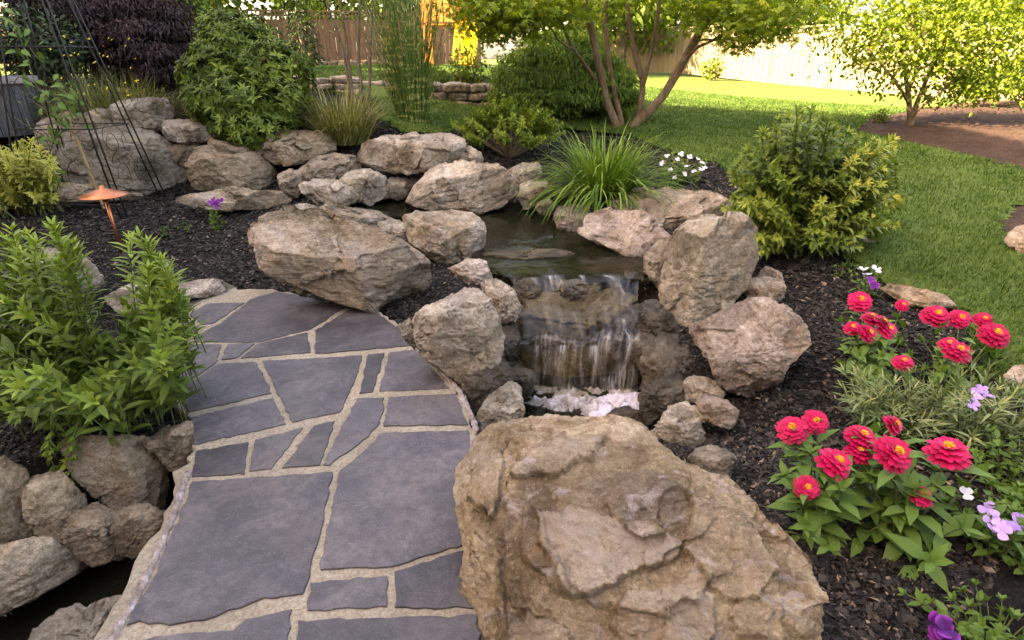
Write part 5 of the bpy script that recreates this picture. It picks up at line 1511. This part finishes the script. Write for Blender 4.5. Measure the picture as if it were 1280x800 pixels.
# --- narrow leaved penstemons between the zinnias
def narrow(label, u, v, spread, h, n, seed, pet=None, pts=(), L=.085, W=.011):
    r = np.random.default_rng(seed)
    b = gxy(u, v)
    def f(lb, sb):
        tips = [b + np.array([r.normal(0, spread), r.normal(0, spread * .8), h * r.uniform(.5, 1.1)]) for _ in range(n)]
        stem_shrub(lb, sb, [b + np.array([(t - b)[0] * .4, (t - b)[1] * .4, 0]) for t in tips], tips, 28, L, W, 2, (.2, .75), .3, .15, .75, r0=.003, rseed=seed, tuft=4, droop=.1)
    e = plant('penstemon', label, 'plant', b, M['leaf_narrow'], f, group='narrow leaved plants in the right hand bed')
    if len(pts):
        flowers(pet, e, r, pts, 5, .030, .022)
    return e
narrow('narrow leaved bushy plant filling the gap between zinnia groups', 1105, 545, .14, .26, 75, 71)
narrow('narrow leaved plant with small lilac flowers beside lawn edge', 1215, 560, .13, .28, 60, 73, M['petal_lilac'], [Z(u, v, .42) for u, v in ((1226, 488), (1220, 498), (1232, 494), (1215, 506))])
# --- petunias
def petunia(label, u, v, spread, h, n, seed, pet, pts, L=.045, fl=.042, blooms=5):
    r = np.random.default_rng(seed)
    b = gxy(u, v)
    def f(lb, sb):
        tips = [b + np.array([r.normal(0, spread), r.normal(0, spread * .8), h * r.uniform(.3, 1.1)]) for _ in range(n)]
        stem_shrub(lb, sb, [b + np.array([(t - b)[0] * .5, (t - b)[1] * .5, 0]) for t in tips], tips, 30, L, L * .5, 2, (.2, .7), .2, .15, 1.0, r0=.003, rseed=seed, tuft=4, droop=.1)
    e = plant('petunia', label, 'plant', b, M['leaf_zin'], f, group='small bedding flowers')
    for (m, ps) in zip(pet, pts):
        flowers(m, e, r, ps, blooms, fl, fl * .95, (-.1, -.5, .8), .1)
    return e
petunia('bedding plant with one white and several lilac flowers at right edge', 1250, 690, .11, .18, 40, 81, (M['petal_lilac'], M['petal_white']), ([Z(u, v, .25) for u, v in ((1240, 655), (1262, 658), (1234, 636), (1272, 650), (1250, 662))], [Z(1207, 618, .27)]), .06, .034)
petunia('plant with deep purple flower at the bottom right corner', 1245, 800, .09, .10, 30, 83, (M['petal_purple'],), ([Z(1180, 788, .16), Z(1172, 784, .15)],), .05, .05)
petunia('little white and purple flowers behind the zinnias', 1085, 372, .06, .14, 14, 85, (M['petal_white'], M['petal_purple']), ([Z(u, v, .45) for u, v in ((1079, 338), (1083, 344), (1095, 337))], [Z(u, v, .42) for u, v in ((1088, 353), (1093, 357))]), .04, .035)
petunia('green bedding plant at right edge behind lilac flowers', 1268, 610, .10, .2, 36, 87, (), (), .05)
petunia('seedling with a purple flower on mulch left of ribbed boulder', 272, 288, .05, .15, 10, 89, (M['petal_purple'],), ([Z(u, v, .36) for u, v in ((265, 252), (270, 256), (274, 252))],), .07, .05)
for i, (u, v, lab) in enumerate(((207, 296, 'tiny green seedling on mulch nearest the copper lamp'), (237, 290, 'tiny green seedling on mulch in the middle of its row'), (1050, 348, 'tiny green seedling at the foot of the rounded bush'))):
    petunia(lab, u, v, .03, .07, 5, 91 + i, (), (), .06)
# ------------------------------------------------------------------ iron obelisk, vine, stake, lamp, staves
ob = np.array(G(122, 258)); OY = float(ob[1])
e = empty('obelisk', ob, 'dark iron plant obelisk with curled wire sides on the mulch', 'obelisk')
feet = [np.array([ob[0] + a * .50, ob[1] + b * .36, 0]) for a, b in ((-1, -1), (1, -1), (1, 1), (-1, 1))]
tops = [np.array([ob[0] + a * .16, ob[1] + b * .12, ob[2] + 2.45]) for a, b in ((-1, -1), (1, -1), (1, 1), (-1, 1))]
for ft, tp in zip(feet, tops):
    ft = ft.copy(); ft[2] = h1(ft[0], ft[1]) - .03
    for o in (-.035, .035):
        mb = MB()
        tube(mb, [ft + [o, 0, 0], (ft + tp) / 2 + [o * .8, 0, 0], tp + [o * .5, 0, 0]], .008, 6)
        mb.build('leg', M['iron'], e)
for zf in (.04, .33, .62, .9):
    ring = [f_ * (1 - zf) + t_ * zf for f_, t_ in zip(feet, tops)]
    for p in ring: p[2] = ob[2] + 2.45 * zf
    cs = []
    for i in range(4):
        for t in np.linspace(0, 1, 8, endpoint=False): cs.append(ring[i] * (1 - t) + ring[(i + 1) % 4] * t)
    mb = MB(); tube(mb, cs + [cs[0]], .0055, 5); mb.build('ring', M['iron'], e)
for i in range(4):
    for zf in (.08, .2, .4, .55):
        a = feet[i] * (1 - zf) + tops[i] * zf; b = feet[(i + 1) % 4] * (1 - zf) + tops[(i + 1) % 4] * zf
        w_ = (b - a); w_[2] = 0
        c = (a + b) / 2; c[2] = ob[2] + 2.45 * zf + .14
        th = np.linspace(0, 5.2, 26)
        for sg in (-1, 1):
            rr = .30 * np.linalg.norm(w_) * (1 - .11 * th)
            wn = nrm(w_)
            mb = MB()
            tube(mb, c + sg * wn * np.linalg.norm(w_) * .17 + (np.cos(th) * rr * .55)[:, None] * wn * sg + (np.sin(th) * rr * .8)[:, None] * UPV, .0035, 4)
            mb.build('scroll', M['iron'], e)
lb, sb = MB(), MB()
r = np.random.default_rng(51)
vb = np.array([ob[0] - .3, ob[1] - .1, h1(ob[0] - .3, ob[1] - .1)])
path = smooth_path([vb, U(58, 215, OY - .2), U(72, 150, OY - .25), U(45, 105, OY - .25), U(30, 60, OY - .2), U(10, 10, OY - .2)], 30)
tube(sb, path, .005, 5)
path2 = smooth_path([U(72, 150, OY - .25), U(85, 128, OY - .3), U(72, 110, OY - .3), U(92, 150, OY - .25)], 16)
tube(sb, path2, .004, 5)
for p, L in ((path, .13), (path2, .12)):
    n = len(p) * 2
    q = p[r.integers(0, len(p), n)] + r.normal(0, .05, (n, 3))
    leaves(lb, q, np.stack([r.normal(0, 1, n), r.normal(-.3, .6, n), r.normal(-.3, .5, n)], 1), np.stack([r.normal(0, .5, n), r.normal(-.5, .4, n), np.ones(n)], 1), L * r.uniform(.6, 1.2, n), .06 * r.uniform(.6, 1.1, n), r.uniform(.4, 1, n), 'leaf', .15, .3)
v = empty('vine', vb, 'young light green vine climbing the iron obelisk', 'vine')
lb.build('foliage', M['leaf_zin'], v); sb.build('stem', M['stem'], v)
mb = MB()
a = np.array(G(131, 262)); b = U(81, 140, a[1] - .05)
tube(mb, smooth_path([a - [0, 0, .05], (a + b) / 2 + [.006, 0, 0], b], 12), .014, 8)
for t in (.25, .55, .82):
    p = a * (1 - t) + b * t
    tube(mb, [p - (b - a) * .008, p, p + (b - a) * .008], [.0145, .0175, .0145], 8)
tag(mb.build('stake', M['bamboo'], origin=a), 'tan bamboo stake leaning beside the iron obelisk', 'stake')

lp = np.array(G(153, 317))
e = empty('path_light', lp, 'copper garden path light with wide cone hat on the mulch', 'lamp')
def lathe(mb, c, prof_, n=28, rnd=.5):
    pr = np.array(prof_); th = np.arange(n) * 2 * math.pi / n
    V = np.stack([pr[:, 0][:, None] * np.cos(th), pr[:, 0][:, None] * np.sin(th), np.broadcast_to(pr[:, 1][:, None], (len(pr), n))], -1) + c
    i = np.arange(len(pr) - 1)[:, None] * n; j = np.arange(n)[None]
    mb.add(V.reshape(-1, 3), np.stack([i + j, i + (j + 1) % n, i + n + (j + 1) % n, i + n + j], -1).reshape(-1, 4), rnd)
top = U(124, 244, lp[1]); hh = top[2] - lp[2]
mb = MB(); lathe(mb, lp, [(0, -.1), (.013, -.1), (.013, hh + .03), (0, hh + .03)], 14); mb.build('pole', M['copper'], e)
mb = MB(); lathe(mb, lp, [(.016, hh - .055), (.026, hh - .05), (.026, hh + .01), (.016, hh + .015)], 18); mb.build('socket', M['copper'], e)
hw = 26 / FPX * (top[1] / ray(124, 244)[1])
mb = MB(); lathe(mb, lp, [(hw, hh - .004), (hw + .003, hh), (hw, hh + .003), (hw * .55, hh + .030), (hw * .22, hh + .052), (.02, hh + .058), (.018, hh + .072), (.010, hh + .080), (0, hh + .081)], 36)
lathe(mb, lp, [(hw, hh - .004), (hw * .55, hh + .024), (.016, hh + .04)], 36)
mb.build('lamp_shade', M['copper'], e)

bc = gz(8, 182, 7.0)
e = empty('wooden_tub', bc, 'weathered grey tub of upright staves at the left edge', 'tub')
mb = MB()
rr_, n = .46, 26
hgt = U(8, 98, 7.0)[2] - bc[2]
for i in range(n):
    a = i * 2 * math.pi / n
    hb = hgt * random.uniform(.97, 1.0)
    for (r0, r1, z0, z1) in ((rr_ * .93, rr_, 0, hb),):
        c = bc + [math.cos(a) * rr_, math.sin(a) * rr_, hb / 2 - .02]
        box(mb, c, (.03, 2 * math.pi * rr_ / n * .94, hb), a, random.random())
mb.build('stave', M['barrel'], e, smooth=False)
mb = MB(); lathe(mb, bc, [(rr_ - .06, hgt - .05), (rr_ - .06, hgt + .02), (rr_ + .05, hgt + .02), (rr_ + .05, hgt - .05)], 40); mb.build('rim', M['barrel_top'], e)
mb = MB(); lathe(mb, bc, [(0, hgt - .08), (rr_ - .03, hgt - .08)], 30); mb.build('soil', M['mulch'], e)

# ------------------------------------------------------------------ dry stone retaining walls
def dry_wall(label, x0, x1, y0, y1, zt, seed, m='rock', courses=3):
    r = np.random.default_rng(seed)
    L = math.hypot(x1 - x0, y1 - y0); dx, dy = (x1 - x0) / L, (y1 - y0) / L
    mb = MB()
    Vs, F = ico(4)
    zb = min(h1(x0, y0 - .1), h1(x1, y1 - .1)) - .05
    ch = (zt - zb) / courses
    for c in range(courses):
        s = r.uniform(-.2, 0)
        while s < L:
            w_ = r.uniform(.22, .5)
            hh = ch * r.uniform(.95, 1.05)
            k = (np.abs(Vs) ** 5).sum(1) ** (1 / 5)
            q = Vs / k[:, None] * np.array([w_ / 2, .17, hh / 2])
            q = q + Vs * (.035 * fbm(q * 5 + r.uniform(0, 90), 3))[:, None]
            px_, py_ = x0 + dx * (s + w_ / 2), y0 + dy * (s + w_ / 2)
            off = r.normal(0, .02)
            V = np.stack([px_ + dx * q[:, 0] - dy * (q[:, 1] + off), py_ + dy * q[:, 0] + dx * (q[:, 1] + off), zb + ch * (c + .5) + q[:, 2]], 1)
            mb.add(V, F)
            s += w_ + .01
    return tag(mb.build('retaining_wall', M[m], origin=(x0, y0, zb)), label, 'wall', 'dry stone retaining walls')
dry_wall('low dry stone wall left of the green laceleaf dome', -1.35, -.15, 9.85, 9.75, 1.24, 3)
dry_wall('tall dry stone wall behind the rhododendron on the left', -3.9, -2.75, 9.6, 9.8, 1.33, 4, courses=3)
dry_wall('low dry stone wall between slender tree trunks', -2.6, -1.7, 10.3, 10.2, 1.26, 5, courses=2)
dry_wall('thin brown stone edging below the brown fence', -5.6, -3.4, 16.6, 16.8, 1.56, 6, 'rock_brown', 1)
dry_wall('flat stone step between the retaining walls', -2.65, -1.85, 9.5, 9.5, .98, 7, 'rock_tan', 1)

# ------------------------------------------------------------------ fences
def fence(label, posts, hgt, m, gap=.0, bw=.14, lattice=False, rail=True):
    b0 = np.array(posts[0])
    e = empty('fence', b0, label, 'fence')
    bmb = MB()
    for (p, q) in zip(posts[:-1], posts[1:]):
        p, q = np.array(p), np.array(q)
        L = math.hypot(*(q - p)[:2]); d = (q - p) / L; rz = math.atan2(d[1], d[0])
        n = max(1, int(L / bw))
        zt = max(p[2], q[2]) * 0 + (p[2] + q[2]) / 2 + hgt
        for i in range(n):
            c = p + (q - p) * (i + .5) / n
            h_ = zt - c[2] - (.26 if lattice else 0) - .04
            off = .012 if i % 2 else -.004
            box(bmb, c + np.array([-d[1] * off, d[0] * off, h_ / 2 + .04]), (L / n * .96, .018, h_), rz, random.random())
        if lattice:
            for k in range(int(L / .10)):
                c = p + (q - p) * (k + .5) / int(L / .10)
                box(bmb, (c[0], c[1], zt - .13), (.03, .015, .2), rz, random.random())
            for dz in (-.02, -.13, -.25):
                c = (p + q) / 2
                box(bmb, (c[0] - d[1] * .02, c[1] + d[0] * .02, zt + dz), (L - .09, .02, .045), rz, .8)
        if rail:
            for zz in (.3, hgt * .62):
                c = (p + q) / 2
                box(bmb, (c[0] + d[1] * -.05, c[1] + d[0] * .05, c[2] + zz), (L - .1, .04, .09), rz, .5)
    bmb.build('boards', M[m], e, smooth=False)
    for p in posts:
        pm = MB()
        box(pm, (p[0], p[1], p[2] + hgt / 2 + .02), (.11, .11, hgt + .12), .3, .6)
        box(pm, (p[0], p[1], p[2] + hgt + .095), (.15, .15, .035), .3, .9)
        pm.build('post', M[m], e, smooth=False)
    return e
fpos = [U(u, v, y) for u, v, y in ((700, 88, 33), (780, 90, 29.5), (845, 92, 27), (897, 98, 24.5), (958, 105, 22), (1032, 113, 19.5), (1108, 122, 17.5), (1205, 133, 15.5), (1330, 146, 13.6), (1480, 160, 12))]
fence('tall cream painted wooden fence in full sun along the right side', fpos, 1.86, 'fence_cream', lattice=True)
lpos = [np.array([x, y, 1.42]) for x, y in ((-15.5, 16.5), (-13, 16.9), (-10.6, 17.2), (-8.2, 17.6), (-5.8, 18), (-3.4, 18.3), (-1.0, 18.6))]
fence('brown cedar board fence with lattice top at the back left', lpos, 1.42, 'fence_brown', lattice=True)

# ------------------------------------------------------------------ play structure
ps = np.array([-1.55, 15.6, h1(-1.55, 15.6)])
e = empty('play_structure', ps, 'orange wooden play tower with yellow slide behind the zebra grass', 'play tower')
for a in (-.55, .55):
    for b in (-.5, .5):
        mb = MB(); box(mb, ps + [a, b, 1.3], (.1, .1, 2.6)); mb.build('post', M['play_orange'], e, smooth=False)
mb = MB()
for i in range(8): box(mb, ps + [-.49 + i * .14, 0, 1.0], (.13, 1.1, .04), 0, random.random())
mb.build('platform', M['play_orange'], e, smooth=False)
mb = MB()
for i in range(7): box(mb, ps + [-.45 + i * .15, -.56, 1.35], (.12, .03, .62), 0, random.random())
mb.build('railing', M['play_orange'], e, smooth=False)
mb = MB()
V = np.array([[-.7, -.7, 2.55], [.7, -.7, 2.55], [.7, .7, 2.55], [-.7, .7, 2.55], [0, -.7, 3.2], [0, .7, 3.2], [-.7, -.7, 2.5], [.7, -.7, 2.5], [.7, .7, 2.5], [-.7, .7, 2.5]]) + ps
mb.add(V, [np.array([[0, 4, 5, 3], [1, 2, 5, 4], [6, 9, 8, 7], [0, 3, 9, 6], [1, 7, 8, 2]]), np.array([[0, 1, 4], [2, 3, 5]])])
mb.build('roof', M['play_orange'], e, smooth=False)
mb = MB()
t = np.linspace(0, 1, 16)
cx = ps[0] + .50 + t * 0 ; cy = ps[1] - .55 - t * 1.7; cz = ps[2] + .12 + .95 * (1 - t) ** 1.4
prof_ = np.array([(-.27, .16), (-.25, .16), (-.22, .02), (.22, .02), (.25, .16), (.27, .16), (.24, -.01), (-.24, -.01)])
V = np.stack([np.stack([cx + a, cy, cz + b], 1) for a, b in prof_], 1)
i = np.arange(15)[:, None] * 8; j = np.arange(8)[None]
mb.add(V.reshape(-1, 3), np.stack([i + j, i + (j + 1) % 8, i + 8 + (j + 1) % 8, i + 8 + j], -1).reshape(-1, 4))
mb.build('slide', M['slide_yellow'], e)

# ------------------------------------------------------------------ background trees and shrubs
def bgtree(name, label, x, y, h, rad, n, m, seed, L=.28, kind='leaf', trunk=.14, low=.25, tall=1.0, group='trees behind the garden'):
    r = np.random.default_rng(seed)
    b = np.array([x, y, h1(x, y)])
    e = empty(name, b - [0, 0, .05], label, 'tree', group)
    mb = MB()
    limb(mb, [b - [0, 0, .1], b + [r.normal(0, .1), r.normal(0, .1), h * .45], b + [r.normal(0, .2), r.normal(0, .2), h * .9]], trunk, trunk * .3, 12, 7)
    nb = 9
    cs = []
    for i in range(nb):
        a = i * 2.4; zf = low + (1 - low) * (i + .5) / nb
        q = rad * (.75 - .45 * abs(zf - .5)) * r.uniform(.5, 1)
        c = b + [math.cos(a) * q, math.sin(a) * q, h * zf]
        cs.append(c)
        s = b + [0, 0, h * zf * .7]
        tube(mb, smooth_path([s, (s + c) / 2 + [0, 0, .1], c], 6), np.linspace(trunk * .4, trunk * .1, 6), 5)
    mb.build('trunk', M['bark_grey'], e)
    lb = MB()
    cs = np.array(cs + [b + [0, 0, h * .95]])
    idx = r.integers(0, len(cs), n)
    d = nrm(r.normal(size=(n, 3))) * (r.random(n) ** .45)[:, None]
    P = cs[idx] + d * np.array([rad * .6, rad * .6, h * .17 * tall])
    P[:, 2] = np.maximum(P[:, 2], b[2] + .05)
    br = r.uniform(.05, .6, len(cs))[idx]
    leaves(lb, P, d + r.normal(0, .6, (n, 3)) - UPV * .4, d + UPV * .6 + r.normal(0, .4, (n, 3)), L * r.uniform(.6, 1.2, n), L * .5, np.clip(br + r.normal(.1, .2, n) + .3 * pnoise(P * .8), 0, 1), kind, .15, .3)
    lb.build('crown', m, e)
    return e
def conifer(label, x, y, h, rad, n, seed, group='trees behind the garden'):
    r = np.random.default_rng(seed)
    b = np.array([x, y, h1(x, y)])
    e = empty('conifer', b - [0, 0, .05], label, 'tree', group)
    mb = MB(); limb(mb, [b - [0, 0, .1], b + [0, 0, h * .5], b + [.03, 0, h]], .05 + h * .018, .012, 10, 7); mb.build('trunk', M['bark_grey'], e)
    lb = MB()
    zf = r.random(n) ** 1.3
    a = r.uniform(0, 6.283, n)
    lay = np.floor(zf * 14) / 14
    q = rad * (1 - zf) * (1 - .55 * (zf - lay) * 14) * r.uniform(.35, 1.05, n) + .04
    P = b + np.stack([np.cos(a) * q, np.sin(a) * q, zf * h + .1 - .12 * q], 1)
    D = np.stack([np.cos(a), np.sin(a), r.normal(-.25, .25, n)], 1)
    leaves(lb, P, D, r.normal(0, .4, (n, 3)) + UPV, .22 * r.uniform(.5, 1.2, n) * (.5 + h / 8), .05 * (.5 + h / 8), np.clip(r.uniform(.1, .9, n), 0, 1), 'small', .1, .3)
    lb.build('crown', M['conifer'], e)
    return e
conifer('small blue green conifer in front of the brown fence', -5.3, 15.8, 1.9, .55, 1500, 1)
conifer('tall dark conifer behind the red maple on the left', -7.4, 11.0, 6, 1.7, 6000, 2)
conifer('dark conifer rising behind the rhododendron', -5.9, 10.2, 4.2, .9, 5000, 3)
bgtree('leafy_tree', 'tall leafy tree left of the bank boulders', -9.0, 7.0, 4.4, 1.8, 6000, M['bg_leaf'], 25)  # out of view, added to keep sun off the left bank
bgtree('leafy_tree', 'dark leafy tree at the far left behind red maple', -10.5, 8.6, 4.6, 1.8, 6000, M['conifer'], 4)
bgtree('leafy_tree', 'shaded leafy tree between red maple and brown fence', -9.0, 16.2, 6.5, 1.8, 5000, M['bg_leaf'], 24)  # added so that its shadow falls on the brown fence
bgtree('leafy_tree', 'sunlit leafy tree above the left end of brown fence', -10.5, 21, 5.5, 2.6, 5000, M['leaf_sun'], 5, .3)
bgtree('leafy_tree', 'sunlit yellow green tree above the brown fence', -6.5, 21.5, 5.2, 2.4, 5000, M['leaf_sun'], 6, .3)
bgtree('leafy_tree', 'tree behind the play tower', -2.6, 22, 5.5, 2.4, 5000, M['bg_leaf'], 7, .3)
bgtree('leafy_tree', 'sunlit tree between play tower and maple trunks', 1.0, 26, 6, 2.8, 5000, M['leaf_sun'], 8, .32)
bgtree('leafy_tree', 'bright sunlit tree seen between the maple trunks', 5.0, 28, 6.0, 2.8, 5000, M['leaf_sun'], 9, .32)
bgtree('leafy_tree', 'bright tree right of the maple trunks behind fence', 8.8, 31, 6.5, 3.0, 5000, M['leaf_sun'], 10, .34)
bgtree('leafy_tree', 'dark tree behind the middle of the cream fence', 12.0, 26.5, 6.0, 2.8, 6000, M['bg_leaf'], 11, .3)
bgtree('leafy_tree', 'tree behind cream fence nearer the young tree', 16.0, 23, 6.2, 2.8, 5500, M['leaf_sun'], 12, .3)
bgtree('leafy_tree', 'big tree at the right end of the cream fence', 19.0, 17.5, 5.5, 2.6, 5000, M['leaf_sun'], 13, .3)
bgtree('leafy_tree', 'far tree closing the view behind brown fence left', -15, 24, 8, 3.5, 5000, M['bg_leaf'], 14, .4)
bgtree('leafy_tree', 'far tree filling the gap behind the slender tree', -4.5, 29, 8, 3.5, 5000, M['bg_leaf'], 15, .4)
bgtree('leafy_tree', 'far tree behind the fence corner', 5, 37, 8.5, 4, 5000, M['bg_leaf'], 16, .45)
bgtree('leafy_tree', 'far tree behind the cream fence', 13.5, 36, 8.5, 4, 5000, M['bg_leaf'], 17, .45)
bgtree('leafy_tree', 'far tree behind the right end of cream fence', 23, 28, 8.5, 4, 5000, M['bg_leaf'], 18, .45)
def hedge(label, u, v, y, ru, rv, rd, n, m, seed, L=.09, name='shrub', cat='shrub'):
    r = np.random.default_rng(seed)
    b = gz(u, v, y)
    c = U(u, v - rv, y)
    def f(lb, sb):
        k = y / ray(u, v)[1] / FPX
        d = nrm(r.normal(size=(n, 3))) * (r.random(n) ** .4)[:, None]
        P = c + d * np.array([ru * k, rd, rv * k])
        leaves(lb, P, d + r.normal(0, .5, (n, 3)), d + UPV * .6 + r.normal(0, .3, (n, 3)), L * r.uniform(.6, 1.2, n), L * .45, np.clip(r.uniform(.1, .9, n) + .25 * pnoise(P * 2), 0, 1), 'leaf', .15, .3)
        limbs(sb, b, [c + d_ for d_ in r.normal(0, .5, (8, 3)) * np.array([ru * k, rd, rv * k])], .015, r)
    return plant(name, label, cat, b, m, f, M['bark_grey'])
hedge('green fern like shrub between conifer and rhododendron', 228, 30, 9.8, 24, 26, .5, 2200, M['leaf_lace'], 3)
hedge('dark small leaved shrub behind the obelisk', 45, 95, 8.2, 55, 40, .6, 2600, M['conifer'], 5)
hedge('low green shrub on top of the low dry stone wall', 540, 104, 10.5, 22, 9, .25, 420, M['leaf_low'], 7)
hedge('small airy shrub beside the low dry stone wall', 585, 103, 10.4, 24, 22, .3, 420, M['leaf_low'], 9)
hedge('small sunlit shrub standing against the cream fence', 890, 97, 23, 14, 11, .35, 300, M['leaf_sun'], 11, .16)
hedge('yellow green shrub under the young tree beside fence', 1230, 122, 12, 34, 20, .6, 1500, M['leaf_sun'], 13, .11)
hedge('pale green shrub at the right picture edge by fence', 1290, 118, 12.5, 40, 26, .6, 1700, M['leaf_sun'], 15, .11)
hedge('tiny shrub on lawn edge left of the young tree', 1102, 152, 9.6, 11, 7, .12, 160, M['leaf_sun'], 17, .06)

# ------------------------------------------------------------------ unseen building added to cast shade over the garden
hb = np.array([-9.5, 4.0, .4])
e = empty('house', hb, 'tall pale house standing left behind the viewer', 'house')
mb = MB(); box(mb, (-19.5, -9.2, 6.0), (20, 26.4, 12.4)); box(mb, (-.5, -8.2, 2.6), (17.9, 7.4, 5.6)); mb.build('wall', M['house_wall'], e, smooth=False)  # lower box: unseen wing added to block low light from behind the camera
mb = MB()
x0, x1, y0, y1, z0, z1 = -30.2, -8.9, -22.9, 4.3, 12.2, 13.6
V = [(x0, y0, z0), (x1, y0, z0), (x1, y1, z0), (x0, y1, z0), (-19.5, y0, z1), (-19.5, y1, z1)]
mb.add(V, [np.array([[1, 2, 5, 4], [0, 4, 5, 3], [0, 3, 2, 1]]), np.array([[0, 1, 4], [2, 3, 5]])])
mb.add(np.array([[-9.4, -12.4, 5.4], [9.0, -12.4, 5.4], [9.0, -4.0, 5.4], [-9.4, -4.0, 5.4], [-9.4, -8.2, 7.2], [9.0, -8.2, 7.2]]), [np.array([[0, 1, 5, 4], [2, 3, 4, 5], [3, 2, 1, 0]]), np.array([[1, 2, 5], [3, 0, 4]])])
mb.build('roof', M['roof'], e, smooth=False)
for zz in (2.4, 6.0):
    for yy in (-17, -12, -7, -2):
        mb = MB(); box(mb, (-9.48, yy, zz), (.08, 1.5, 1.6)); box(mb, (-9.45, yy, zz - .86), (.16, 1.7, .08)); wn = mb.build('window', M['fence_cream'], e, smooth=False)
        mb = MB(); box(mb, (-9.435, yy, zz), (.02, 1.3, 1.4)); mb.build('pane', M['glass'], wn, smooth=False)
